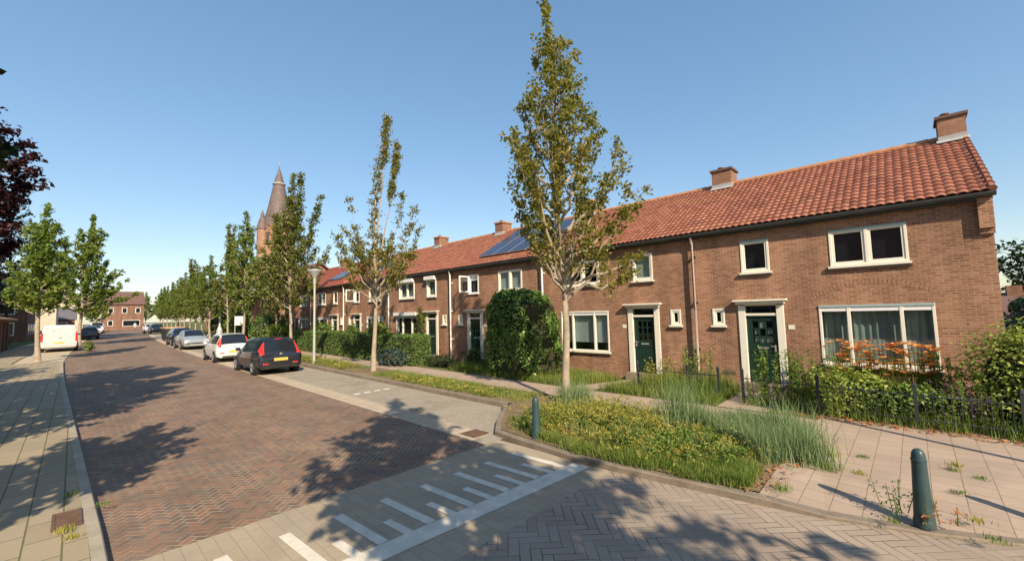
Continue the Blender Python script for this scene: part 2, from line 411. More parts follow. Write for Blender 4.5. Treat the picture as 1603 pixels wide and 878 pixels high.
# ------------------------------------------------------------------ ground sheets
def struct(o): o['kind'] = 'structure'; return o
def strip(name, ya, yb, x0, x1, dz, mat, step=1.5, follow=True, ny=1):
    xs = list(np.arange(x0, x1, step)) + [x1]
    V = []; F = []
    for x in xs:
        b = bend(x) if follow else 0
        for j in range(ny+1):
            V.append((x, (ya(x) if callable(ya) else ya) * (1-j/ny) + (yb(x) if callable(yb) else yb) * j/ny + b, gz(x)+dz))
    for i in range(len(xs)-1):
        for j in range(ny):
            a = i*(ny+1)+j
            F.append((a, a+ny+1, a+ny+2, a+1))
    return struct(M().add(V, [f for f in F]).build(name, mat))
def sheet(name, poly, dz, mat):
    """flat polygon (x,y) at terrain height"""
    return struct(M().add([(x, y, gz(x)+dz) for x, y in poly], [tuple(range(len(poly)))]).build(name, mat))
def slab(name, poly, z0, z1, mat):
    n = len(poly)
    vs = [(x,y,gz(x)+z0) for x,y in poly] + [(x,y,gz(x)+z1) for x,y in poly]
    fs = [tuple(range(n,2*n))] + [(i,(i+1)%n,n+(i+1)%n,n+i) for i in range(n)]
    return struct(M().add(vs, fs).build(name, mat))
def kerb(name, path, w, z0, z1s, mat):
    """kerb stone line: path along its road side edge, width w to the left of travel"""
    L = []; Rr = []
    P = [Vector((x,y)) for x,y in path]
    for i,p in enumerate(P):
        t = (P[min(i+1,len(P)-1)]-P[max(i-1,0)]).normalized(); nrm = Vector((-t.y,t.x))
        L.append(p); Rr.append(p+nrm*w)
    m = M(); V = []
    for i_,(a,b) in enumerate(zip(L,Rr)):
        za, zb = gz(a.x), gz(b.x); z1 = z1s[i_] if isinstance(z1s,list) else z1s
        V += [(a.x,a.y,za+z0),(a.x,a.y,za+z1-.015),(a.x+(b.x-a.x)*.12,a.y+(b.y-a.y)*.12,za+z1),(b.x,b.y,zb+z1),(b.x,b.y,zb+z0)]
    F = []
    for i in range(len(P)-1):
        for j in range(4):
            q = i*5+j; F.append((q,q+1,q+6,q+5))
    return struct(m.add(V,F).build(name, mat))

g = M()
xs = [-900,-500,-300,-200,-120,-90]+list(range(-85,-8,5))+[-8,0,20,60,150,400]
ys = [-500,-200,-80,-30,-10,0,10,30,80,200,600]
V = [(x,y,gz(x)-.04) for x in xs for y in ys]
F = [(i*len(ys)+j, (i+1)*len(ys)+j, (i+1)*len(ys)+j+1, i*len(ys)+j+1) for i in range(len(xs)-1) for j in range(len(ys)-1)]
struct(g.add(V,F).build('ground', MT['turf']))

YG0, YG1, YK = 5.50, 6.05, 7.88
def YL(x): return .33-.027*min(31.2,max(0.0,-x-6.5))
def YLp(x): return YL(x)-.12
strip('brick_road', YL, YG0, -235, -6.25, 0.0, MT['road'])
strip('brick_border', YL, YG0, -6.25, -6.05, 0.003, MT['road'])
strip('raised_table', .33, 5.86, -6.05, -3.55, 0.004, MT['table'], .5)
sheet('side_street', [(-3.55,-14),(14,-14),(14,60),(3.6,60),(3.6,9.4),(2.2,7.8),(1.35,7.15),(.6,6.72),(-.1,6.42),(-.9,6.16),(-1.6,6.06),(-3.55,5.86)], 0.004, MT['greyherring'])
strip('gutter_strip', YG0, YG1, -235, -6.45, 0.004, MT['gutter'])
strip('parking_bay', YG1, YK, -235, -5.9, 0.0, MT['bay'])
strip('gutter_end', YG0, YG1, -6.45, -6.05, 0.002, MT['bay'])
strip('crossing', YL, YG0, -88, -84, 0.004, MT['lot'])
# table markings: transverse bar of paving stones and teeth
m = M()
def mark(x0,y0,x1,y1,w,dz=.009):
    t = Vector((x1-x0,y1-y0)).normalized(); n_ = Vector((-t.y,t.x))*w/2
    m.quad((x0-n_.x,y0-n_.y,dz),(x1-n_.x,y1-n_.y,dz),(x1+n_.x,y1+n_.y,dz),(x0+n_.x,y0+n_.y,dz))
mark(-4.35,.35,-4.05,5.74,.30)
for k in range(10):
    y = 5.46 - .615*k
    xr = -4.35 + .3*(y-.35)/5.4 - .16
    if y > .4: mark(-5.32-.02*k, y, xr, y+.06, .125, .008)
    y2 = y - .30
    if y2 > .4: mark(-4.82, y2+.02, xr, y2+.05, .11, .008)
struct(m.build('road_marking', MT['paint']))
m = M()
for yy in (6.2, 6.55, 6.9, 7.25): m.box(-13.0,-12.9,yy,yy+.2,gz(-13)+.001,gz(-13)+.004)
struct(m.build('bay_marking', MT['whitew']))
# left side
strip('pavement', lambda x: -3.6, YLp, -37.0, -2.2, .10, MT['pave_l'], ny=2)
xs_ = [(-2.2,.33)] + [(x, YL(x)+bend(x)) for x in np.arange(-3.0,-37.5,-1.0)]
kerb('kerb', [(x,y) for x,y in xs_], .12, -.05, .105, MT['kerb_l'])
strip('parking_lot', -2.6, YL, -75, -37.0, .02, MT['lot'])
strip('pavement', -4.6, -2.6, -75, -37.0, .06, MT['pave_l'])
strip('pavement', -3.5, YLp, -235, -75, .10, MT['pave_l'])
# right side: bulb with bed, verge, footpath, gardens
bulb = [(-6.35,6.02),(-5.8,5.93),(-4.2,5.79),(-3.2,5.86),(-2.3,5.95),(-1.55,6.02)]
kerb('kerb', [(-7.9,7.8),(-7.6,7.5)] + [(-6.9,6.6)] + bulb, .14, -.05, .10, MT['kerb'])
kerb('kerb', [(-1.55,6.02),(-.9,6.12),(-.1,6.36),(.6,6.66),(1.4,7.1),(2.2,7.7),(3.0,8.6)], .14, -.05, [.10,.05,.037,.035,.035,.035,.035], MT['kerb'])
kerb('kerb', [(x, YK+bend(x)) for x in np.arange(-120,-7.8,1.0)]+[(-7.8,YK)], .13, -.05, .13, MT['kerb'])
def vY0(x): return YK+.12
strip('verge', vY0, 9.45, -120, -7.7, .115, MT['soil'])
sheet('planting_bed', [(-7.72,7.85),(-6.85,6.75),(-6.25,6.12),(-5.8,6.06),(-4.2,5.92),(-3.2,5.99),(-2.3,6.08),(-1.6,6.16),(-1.62,7.6),(-1.25,8.7),(-1.6,9.45),(-7.72,9.45)], .115, MT['soil'])
strip('footpath', 9.45, 10.65, -120, -1.6, .119, MT['pave_r'], follow=True)
fr = [(-1.6,6.14,.097),(-.92,6.23,.047),(-.13,6.48,.032),(.55,6.77,.032),(1.33,7.21,.032),(2.1,7.79,.032),(2.9,8.67,.032)]
bk = [(-1.62,7.6),(-1.15,7.7),(-.4,7.8),(.4,8.1),(1.0,8.6),(1.7,9.2),(2.5,9.9)]
en = [(-1.6,11.2),(-1.0,11.2),(-.4,11.2),(.3,11.2),(1.0,11.2),(1.8,11.2),(2.6,11.2)]
V = [p for p in fr]+[(x,y,.113) for x,y in bk]+[(x,y,.113) for x,y in en]
struct(M().add(V,[(r*7+i,r*7+i+1,r*7+8+i,r*7+7+i) for r in (0,1) for i in range(6)]).build('forecourt', MT['pave_r']))
strip('garden_ground', 10.65, 13.3, -120, -1.6, .125, MT['turf'], follow=False)
sheet('garden_ground', [(-1.6,11.2),(2.6,11.2),(2.9,8.68),(3.6,9.5),(3.6,40),(1.5,40),(1.5,13.3),(-1.6,13.3)], .105, MT['turf'])
# garden paths to the doors
sheet('garden_path', [(-3.55,10.65),(-2.5,10.65),(-2.5,13.2),(-3.55,13.2)], .135, MT['pave_r'])
sheet('garden_path', [(-7.9,10.65),(-7.0,10.65),(-5.95,13.2),(-6.9,13.2)], .135, MT['pave_r'])

# ------------------------------------------------------------------ terraced houses
FY = 13.22; EZ = 4.67; RY = 17.05; RZ = 7.06
SL = math.atan2(RZ-EZ-.03, RY-(FY-.2))
def roof_mesh(x0, x1, flat=False, hip=0.0):
    """tiled slope from the eaves to the ridge and down the back"""
    me = bpy.data.meshes.new('roof')
    W = x1-x0; nt = max(1, round(W/TW)); tw = W/nt
    y0, z0 = FY-.2, EZ+.06
    Ls = math.hypot(RY-y0, RZ-z0); nr = round(Ls/TH); th = Ls/nr
    dy, dz = (RY-y0)/Ls, (RZ-z0)/Ls; ny_, nz_ = -dz, dy
    prof = [(0,.0),(.18,.018),(.36,.026),(.52,.031),(.68,.026),(.84,.012)] if not flat else [(0,0.),(.5,.004)]
    cu = [(i+u, h) for i in range(nt) for u,h in prof] + [(nt,0.)]
    rows = []
    for r in range(nr):
        rows += [(r+.0, .030), (r+.5, .016), (r+.995, .0)]
    V=[];F=[];U=[]
    for s,hs in rows:
        for u,h in cu:
            hh = h+hs
            l = s*th; x = x0+u*tw
            if hip: x = min(x, x1 - hip*s/nr)
            V.append((x, y0+dy*l+ny_*hh, z0+dz*l+nz_*hh)); U.append((u*.9999+.0001, s))
    nc = len(cu)
    for i in range(len(rows)-1):
        for j in range(nc-1): F.append((i*nc+j, i*nc+j+1, (i+1)*nc+j+1, (i+1)*nc+j))
    # underside, front edge and rear slope
    b = len(V); xr = x1-hip
    V += [(x0,y0,z0-.02),(x1,y0,z0-.02),(xr,RY,RZ-.02),(x0,RY,RZ-.02),(x0,2*RY-y0,z0),(x1,2*RY-y0,z0)]; U += [(0,0)]*6
    F += [(b,b+3,b+2,b+1),(b+3,b+4,b+5,b+2)]
    if hip: F += [(b+1,b+2,b+5)]
    me.from_pydata(V,[],F)
    uvl = me.uv_layers.new(name='UVMap')
    li = np.zeros(len(me.loops), np.int32); me.loops.foreach_get('vertex_index', li)
    uvl.data.foreach_set('uv', np.array(U, np.float32)[li].ravel())
    me.polygons.foreach_set('use_smooth', [True]*len(me.polygons)); me.update(); me.set_sharp_from_angle(angle=R(38))
    return me

HOUSES = {}
def house(name, xp, s, label, o):
    """xp: shared downpipe line, s: +1 rooms run to the right of it, -1 to the left; o: options"""
    W = o.get('W', 6.0)
    X = lambda u: xp + s*u
    xa, xb = min(X(0),X(W)), max(X(0),X(W))
    zb = gz(xa)*.6
    root = empty('terraced_house', ((xa+xb)/2, FY, .1), label, 'house', 'brick terraced houses in the row')
    brick = MT[o.get('brick','brick')]
    # ---- openings (u0,u1,z0,z1)
    OP = {'toil':(.47,.81,1.93,2.43),'door':(1.20,2.28,.25,2.56),'big':(3.06,5.18,.97,2.45),'small':(1.33,2.05,3.42,4.33),'dbl':(3.38,4.84,3.41,4.33)}
    ux = sorted({0,W} | {a for r in OP.values() for a in r[:2]}); uz = sorted({-.1,4.64} | {a for r in OP.values() for a in r[2:]})
    m = M(); D = .30
    for i in range(len(ux)-1):
        for j in range(len(uz)-1):
            uc, zc = (ux[i]+ux[i+1])/2, (uz[j]+uz[j+1])/2
            if any(r[0]<uc<r[1] and r[2]<zc<r[3] for r in OP.values()): continue
            q = [(X(ux[i]),FY,uz[j]),(X(ux[i+1]),FY,uz[j]),(X(ux[i+1]),FY,uz[j+1]),(X(ux[i]),FY,uz[j+1])]
            m.quad(*(q if s>0 else q[::-1]))
    for r in OP.values():
        a,b,c,d = X(r[0]),X(r[1]),r[2],r[3]; Y2 = FY+.14
        m.quad((a,FY,c),(a,FY,d),(a,Y2,d),(a,Y2,c)); m.quad((b,FY,d),(b,FY,c),(b,Y2,c),(b,Y2,d))
        m.quad((a,FY,d),(b,FY,d),(b,Y2,d),(a,Y2,d)); m.quad((b,FY,c),(a,FY,c),(a,Y2,c),(b,Y2,c))
    yb = 2*RY-FY
    m.quad((xb,FY,-.1),(xb,yb,-.1),(xb,yb,4.64),(xb,FY,4.64)); m.quad((xa,yb,-.1),(xa,FY,-.1),(xa,FY,4.64),(xa,yb,4.64))
    m.quad((xb,yb,-.1),(xa,yb,-.1),(xa,yb,4.64),(xb,yb,4.64))
    if not o.get('hip'):
        m.add([(xb,FY,4.64),(xb,yb,4.64),(xb,RY,RZ-.08)],[(0,1,2)]); m.add([(xa,FY,4.64),(xa,yb,4.64),(xa,RY,RZ-.08)],[(2,1,0)])
    wall = m.build('wall', brick, root)
    if o.get('corbel'):
        m = M().box(xb-.2,xb+.02,FY-.12,FY-.001,3.98,4.62); m.box(xb-.2,xb+.02,FY-.06,FY-.001,3.86,3.978)
        m.build('corbel', brick, root)
    # ---- roof
    ra, rb = xa - o.get('over_l',0), xb + o.get('over_r',0)
    rme = roof_mesh(ra, rb, o.get('flat',False), o.get('hip',0.0))
    rme.materials.append(MT[o.get('tile','tile')])
    for v in rme.vertices: v.co -= Vector(root.location)
    roof = link('roof', rme, root)
    rt = o.get('hip',0.0)
    m = M(); k = int((rb-rt-ra)/.36)
    for i in range(k):
        x = ra+(rb-rt-ra)*i/k; L = (rb-rt-ra)/k
        m.tube([(x,RY,RZ+.005),(x+L+.02,RY,RZ+.012)],[.105,.118],8)
    if rt:
        m.tube([(rb,FY-.2,EZ+.1),(rb-rt,RY,RZ+.02)],.1,8)
    m.build('ridge_tiles', MT['ridge'] if not o.get('flat') else MT['tile2'], roof, smooth=40)
    if o.get('over_r'):
        m = M()
        for i in range(15):   # verge tiles on the open gable edge
            t0, t1 = i/15, (i+1)/15; y0, z0 = FY-.2, EZ+.06
            m.tube([(rb, y0+(RY-y0)*t0, z0+(RZ-z0)*t0+.045),(rb, y0+(RY-y0)*t1, z0+(RZ-z0)*t1+.02)],[.075,.06],6)
        m.build('verge_tiles', MT['tile'], roof, smooth=40)
    # ---- gutter, fascia, pipe
    m = M(); n_ = 7; yg, zg = FY-.2, EZ+.045
    ring = [(yg+.085*math.cos(PI+PI*i/n_), zg+.085*math.sin(PI+PI*i/n_)-.01) for i in range(n_+1)]
    ring += [(yg+.075*math.cos(2*PI-PI*i/n_), zg+.075*math.sin(2*PI-PI*i/n_)-.005) for i in range(n_+1)]
    ga, gb = ra-(.02 if o.get('over_l') else 0), rb+(.04 if o.get('over_r') or rt else 0)
    V = [(ga,y,z) for y,z in ring]+[(gb,y,z) for y,z in ring]; q = len(ring)
    m.add(V,[(i,(i+1)%q,q+(i+1)%q,q+i) for i in range(q)]+[tuple(range(q)),tuple(range(2*q-1,q-1,-1))])
    gt = m.build('gutter', MT['gut'], root, smooth=50)
    M().box(ra,rb,FY-.115,FY-.002,EZ-.09,EZ+.05).build('fascia', MT['gut'], root)
    if o.get('pipe', True) is not False:
        mm = o.get('pipem','pink')
        for pu in o.get('pipe',[0.0]):
            px = X(pu)+.02
            m = M().tube([(px,FY-.2,EZ-.05),(px,FY-.16,EZ-.14),(px,FY-.13,EZ-.25),(px,FY-.13,zb+.35),(px,FY-.13,zb)],.04,10)
            for zz in (4.0,2.6,1.2): m.box(px-.05,px+.05,FY-.13,FY-.003,zz,zz+.04)
            m.build('downpipe', MT[mm], root, smooth=50)
    # ---- chimneys
    for cx, cw in o.get('chim', []):
        y0, y1 = RY-.32, RY+.42
        ch = M().box(cx-cw/2,cx+cw/2,y0,y1,RZ-.5,RZ+.52).build('chimney', MT['chim'], root)
        M().box(cx-cw/2-.05,cx+cw/2+.05,y0-.05,y1+.05,RZ+.522,RZ+.60).build('chimney_cap', MT['iron'] if o.get('capdark') else MT['ridge'], ch)
        m = M(); m.box(cx-cw/2-.012,cx+cw/2+.012,y0-.012,y1+.012,RZ-.3,RZ+.02)
        m.quad((cx-cw/2-.05,y0-.16,RZ-.195),(cx+cw/2+.05,y0-.16,RZ-.195),(cx+cw/2+.05,y0+.02,RZ-.07),(cx-cw/2-.05,y0+.02,RZ-.07))
        m.build('flashing', MT['lead'], ch)
        M().lathe((cx-.1,RY,RZ+.602),[(.07,0),(.07,.10),(.10,.11),(.10,.14)],10).build('chimney_pot', MT['iron'], ch, smooth=40)
    # ---- windows
    def frame(m, u0,u1,z0,z1, t, ya, yb):
        a,b = sorted((X(u0),X(u1)))
        m.box(a,a+t,ya,yb,z0,z1); m.box(b-t,b,ya,yb,z0,z1); m.box(a+t,b-t,ya,yb,z0,z0+t); m.box(a+t,b-t,ya,yb,z1-t,z1)
    def window(key, mulls=(), casement=True, curtain='navy', lower=None, box=None, tint=None, fm='white', half=None):
        u0,u1,z0,z1 = OP[key]; t = .055
        m = M(); frame(m,u0+.003,u1-.003,z0+.003,z1-.003,t,FY-.02,FY+.1)
        es = [u0]+list(mulls)+[u1]
        for mu in mulls: m.box(X(mu)-.035,X(mu)+.035,FY-.024,FY+.098,z0+t,z1-t)
        w = m.build('window', MT[fm], root, bevel=.006)
        a,b = sorted((X(u0),X(u1)))
        sl = M().box(a-.04,b+.04,FY-.085,FY+.03,z0-.05,z0+.002)
        sl.build('sill', MT['white' if key!='toil' else 'white'], w)
        M().box(a-.05,b+.05,FY-.06,FY-.002,z0-.10,z0-.052).build('sill_brick', MT['sill'], w)
        if key != 'toil': M().box(a+.01,b-.01,FY-.034,FY-.021,z1-.06,z1-.006).build('head_rail', MT['teal'] if o.get('teal') else MT[fm], w)
        for i in range(len(es)-1):
            c,d = es[i],es[i+1]
            c2 = c + (t if i==0 else .035); d2 = d - (t if i==len(es)-2 else .035)
            if casement:
                cm = M(); frame(cm,c2+.002,d2-.002,z0+t+.002,z1-t-.002,.05,FY-.004,FY+.075); cm.build('casement', MT[fm], w, bevel=.004)
            a,b = sorted((X(c2+.01),X(d2-.01)))
            M().quad((a,FY+.045,z0+t),(b,FY+.045,z0+t),(b,FY+.045,z1-t),(a,FY+.045,z1-t)).build('pane', MT['glass'], w)
        a,b = sorted((X(u0),X(u1)))
        yb_ = FY+.20
        if curtain == 'pleat':
            m = M(); n_ = 90
            V=[]
            for i in range(n_+1):
                x = a+(b-a)*i/n_; yy = yb_ + .022*math.sin(i*1.05)+.015*math.sin(i*.37)
                V += [(x,yy,z0+.03),(x,yy,z1)]
            m.add(V,[(2*i,2*i+2,2*i+3,2*i+1) for i in range(n_)]).build('curtain', MT['curt'], w, smooth=60)
            m = M(); V=[]
            for i in range(n_+1):
                x = a+(b-a)*i/n_; V += [(x,FY+.125+.008*math.sin(i*1.7),z0),(x,FY+.125+.008*math.sin(i*1.7),z0+.62+.02*math.sin(i*.3))]
            m.add(V,[(2*i,2*i+2,2*i+3,2*i+1) for i in range(n_)]).build('lace_curtain', MT['lace'], w, smooth=60)
        else:
            zl = z0 if lower is None else z0+lower
            M().quad((a,yb_-.06,zl),(b,yb_-.06,zl),(b,yb_-.06,z1),(a,yb_-.06,z1)).build('curtain', MT[curtain], w)
        if half:    # pale curtains drawn to the sides
            for (c,d) in half:
                p,q_ = sorted((X(c),X(d)))
                M().quad((p,FY+.12,z0),(q_,FY+.12,z0),(q_,FY+.12,z1),(p,FY+.12,z1)).build('side_curtain', MT['blind'], w)
        M().box(a+.001,b-.001,FY+.29,FY+.30,z0-.05,z1+.05).build('room_shade_panel', MT['dark'], w)  # black panel paints the unlit room behind the glass
        if box:
            m = M(); m.box(a-.09,b+.09,FY-.24,FY-.022,z1-.02,z1+.17); m.box(a-.06,a-.001,FY-.07,FY-.022,z0,z1-.001); m.box(b+.001,b+.06,FY-.07,FY-.022,z0,z1-.001)
            m.build('shutter_box', MT['whitew'], w, bevel=.01)
        return w
    window('toil', curtain=o.get('toilc','navy'))
    bw = window('big', mulls=(3.66,4.62), casement=False, curtain=o.get('bigc','blind'), lower=o.get('biglow'), box=o.get('boxes'))
    a,b = sorted((X(OP['big'][0]+.06),X(OP['big'][1]-.06)))
    if o.get('screen',True): M().box(a,b,FY-.014,FY+.04,2.29,2.392).build('sun_screen_box', MT['blind'], bw)
    if not o.get('open'):
        window('small', curtain=o.get('smallc','navy'), box=o.get('boxes'))
    else:
        # casement swung open, frame left around a dark opening
        u0,u1,z0,z1 = OP['small']; t=.055; m = M(); frame(m,u0+.003,u1-.003,z0+.003,z1-.003,t,FY-.02,FY+.1)
        w = m.build('window', MT['whitew'], root)
        a,b = sorted((X(u0),X(u1)))
        M().box(a-.03,b+.03,FY-.07,FY+.03,z0-.045,z0+.002).build('sill', MT['whitew'], w)
        M().box(a+.001,b-.001,FY+.16,FY+.17,z0,z1).build('room_shade_panel', MT['dark'], w)  # black panel, the room's darkness put into its colour
        M().box(a+t,b-t,FY+.09,FY+.14,z1-.28,z1-t).build('roller_blind', MT['paper'], w)
        cm = M(); xh = a+.03; L=.60
        for (p,q_,zz0,zz1) in ((0,.06,z0+.06,z1-.06),(L-.06,L,z0+.06,z1-.06),(.06,L-.06,z0+.06,z0+.12),(.06,L-.06,z1-.12,z1-.06)):
            cm.box(xh-.022,xh+.022,FY-.03-q_,FY-.03-p,zz0,zz1)
        cs = cm.build('casement', MT['whitew'], w)
        M().quad((xh,FY-.09,z0+.12),(xh,FY-.57,z0+.12),(xh,FY-.57,z1-.12),(xh,FY-.09,z1-.12)).build('pane', MT['glass'], w)
    window('dbl', mulls=(4.11,), curtain=o.get('dblc','navy'), box=o.get('boxes'), half=o.get('dblhalf'))
    # ---- door
    u0,u1,z0,z1 = OP['door']; fm = MT['white']
    a,b = sorted((X(u0),X(u1)))
    m = M(); t=.16
    m.box(a-.02,a+t,FY-.035,FY+.12,z0,2.50); m.box(b-t,b+.02,FY-.035,FY+.12,z0,2.50); m.box(a+t,b-t,FY-.03,FY+.12,2.48,2.52); m.box(a+t,b-t,FY-.02,FY+.12,2.20,2.27)
    df = m.build('door_frame', fm, root, bevel=.008)
    m = M(); m.box(a-.12,b+.12,FY-.20,FY+.0,2.60,2.65); m.box(a-.06,b+.06,FY-.13,FY+.0,2.52,2.598)
    m.build('door_canopy', fm, root, bevel=.008)
    M().quad((a+t,FY+.05,2.27),(b-t,FY+.05,2.27),(b-t,FY+.05,2.48),(a+t,FY+.05,2.48)).build('transom_pane', MT['glass'], df)
    M().box(a+t,b-t,FY+.14,FY+.15,2.2,2.5).build('room_shade_panel', MT['dark'], df)  # black panel paints the dark hall behind the transom
    da, db = a+t+.004, b-t-.004; zd0, zd1 = .38, 2.197; m = M()
    ga_, gb_ = da+.14, db-.12; gz0, gz1 = 1.42, 2.06
    m.box(da,ga_,FY+.04,FY+.09,zd0,zd1); m.box(gb_,db,FY+.04,FY+.09,zd0,zd1); m.box(ga_,gb_,FY+.04,FY+.09,gz1,zd1); m.box(ga_,gb_,FY+.04,FY+.09,zd0,gz0)
    for i in (1,2):
        x = ga_+(gb_-ga_)*i/3; m.box(x-.014,x+.014,FY+.045,FY+.085,gz0,gz1)
        z = gz0+(gz1-gz0)*i/3; m.box(ga_,gb_,FY+.047,FY+.083,z-.014,z+.014)
    n_ = 6
    for i in range(n_):
        x = da+.03+(db-da-.06)*i/n_; m.box(x+.004,x+(db-da-.06)/n_-.004,FY+.028,FY+.041,zd0+.05,1.16)
    m.box(da,db,FY+.024,FY+.041,1.19,1.26)
    dr = m.build('door', MT[o.get('doorm','dgreen')], root, bevel=.004)
    M().quad((ga_,FY+.065,gz0),(gb_,FY+.065,gz0),(gb_,FY+.065,gz1),(ga_,FY+.065,gz1)).build('pane', MT['glass'], dr)
    M().quad((ga_-.02,FY+.11,gz0),(gb_+.02,FY+.11,gz0),(gb_+.02,FY+.11,gz1),(ga_-.02,FY+.11,gz1)).build('door_curtain', MT['navy'], dr)
    if o.get('papers'):
        for (pu,pz,pw,ph) in ((.22,1.86,.16,.18),(.44,1.69,.16,.14),(.05,1.68,.14,.15),(.06,1.47,.15,.16),(.25,1.45,.17,.17),(.45,1.47,.13,.15)):
            x = ga_+pu*(gb_-ga_)/.6; M().box(x,x+pw*.9,FY+.085,FY+.09,pz,pz+ph).build('notice', MT['paper'], dr)
    M().box((da+db)/2-.13,(da+db)/2+.13,FY+.018,FY+.04,1.285,1.335).build('letterbox', MT['alu'], dr)
    hx = db-.07 if s>0 else da+.07
    M().box(hx-.02,hx+.02,FY-.01,FY+.024,1.22,1.40).tube([(hx,FY-.02,1.36),(hx-s*.1,FY-.02,1.36)],.011,6).build('handle', MT['alu'], dr)
    M().box(da-.2,db+.2,FY-.35,FY+.2,-.05,.36).build('doorstep', MT['kerb'], root)
    # number plate beside the door
    x = X(u1+.17); M().box(x-.07,x+.07,FY-.014,FY-.002,1.83,1.95).build('house_plate', MT['white'], root)
    # letter of brick details: airbrick
    x = X(1.0); M().box(x-.35,x-.0,FY-.008,FY-.001,.52,.62).build('air_vent', MT['sill'], root)
    HOUSES[name] = root
    return root

h1 = house('h1', -4.83, 1, 'brick end house with grey green curtains and orange lilies under its big window', dict(W=6.15, over_r=.03, corbel=True, chim=[(1.12,.55)], bigc='pleat', teal=True, papers=True, capdark=True, dblhalf=None))
# relieving arch in the brickwork over the big window
m = M(); cx = -.69; Rr = 2.15; cz = 2.93-Rr+.0
for i in range(33):
    a = R(90) + (i-16)/16*R(33)
    for r0, r1 in ((Rr-.0,Rr+.12),):
        c, s_ = math.cos(a), math.sin(a); hw = .026
        p = []
        for r in (r0,r1):
            for k in (-hw,hw): p.append((cx+r*c-k*s_, cz+r*s_+k*c))
        ya, yb = FY-.004, FY-.001
        vs = [(x,ya,z) for x,z in p]+[(x,yb,z) for x,z in p]
        m.add(vs,[(0,2,3,1),(4,5,7,6),(0,4,6,2),(1,3,7,5),(0,1,5,4),(2,6,7,3)])
m.build('relieving_arch', MT['arch'], h1)
house('h2', -4.83, -1, 'brick house with flat white blinds in its large window, beside the end house', dict(chim=[(-4.9,.68)], pipe=[0.0,], bigc='blind', biglow=.32, smallc='blind', capdark=True))
h3 = house('h3', -16.85, 1, 'brick house with solar panels on its roof and one casement swung open', dict(W=6.02, chim=[(-10.85,.6)], pipe=[6.02], open=True, smallc='blind', dblc='blind', pipem='whitew', toilc='blind'))
# solar panels, four columns of two
m2 = M(); y0, z0 = FY-.2, EZ+.06; Ls = math.hypot(RY-y0, RZ-z0); dy, dz = (RY-y0)/Ls, (RZ-z0)/Ls
for i in range(4):
    for j in range(2):
        xa = -15.25 + i*1.04; la = .75 + j*1.72; hgt = .13
        m = M(); P = []
        for h in (hgt-.03,hgt):
            for (x,l) in ((xa,la),(xa+1.01,la),(xa+1.01,la+1.68),(xa,la+1.68)):
                P.append((x, y0+dy*l-dz*h, z0+dz*l+dy*h))
        m.add(P,[(3,2,1,0),(4,5,6,7),(0,1,5,4),(1,2,6,5),(2,3,7,6),(3,0,4,7)])
        sp = m.build('solar_panel', MT['alu'], h3)
        m = M(); P = [(x, y0+dy*l-dz*(hgt+.004), z0+dz*l+dy*(hgt+.004)) for (x,l) in ((xa+.02,la+.02),(xa+.99,la+.02),(xa+.99,la+1.66),(xa+.02,la+1.66))]
        m.quad(*P); m.build('cells', MT['solar'], sp)
house('h4', -16.85, -1, 'brick house with white shutter boxes and a creeper by its door, behind the tall hedge', dict(chim=[(-16.9,.62)], pipe=[0.0], boxes=True, bigc='navy', dblc='curt', smallc='curt', pipem='whitew'))
h5 = house('h5', -28.85, 1, 'brick house half hidden by the young tree with two bare leaders', dict(chim=[(-22.85,.62)], pipe=[6.0], pipem='whitew', open=True, bigc='navy', dblc='blind'))
h6 = house('h6', -28.85, -1, 'brick house with hipped end of smooth red tiles and one blue panel', dict(chim=[(-30.9,.6)], pipe=[.1,6.0], tile='tile2', flat=True, hip=2.4, dblc='blind', smallc='navy', bigc='navy', pipem='whitew'))
house('h7', -40.85, 1, 'far brick house with smooth red tiles behind the lamp post', dict(chim=[(-37.5,.6)], tile='tile2', flat=True, bigc='blind', dblc='blind', pipem='whitew'))
for par, xa, w in ((h6,-33.6,2.2),(h5,-27.2,1.6)):
    P = []
    for h in (.07,.10):
        for (x,l) in ((xa,1.1),(xa+w,1.1),(xa+w,2.9),(xa,2.9)): P.append((x, y0+dy*l-dz*h, z0+dz*l+dy*h))
    M().add(P,[(3,2,1,0),(4,5,6,7),(0,1,5,4),(1,2,6,5),(2,3,7,6),(3,0,4,7)]).build('solar_panel', MT['solar'], par)

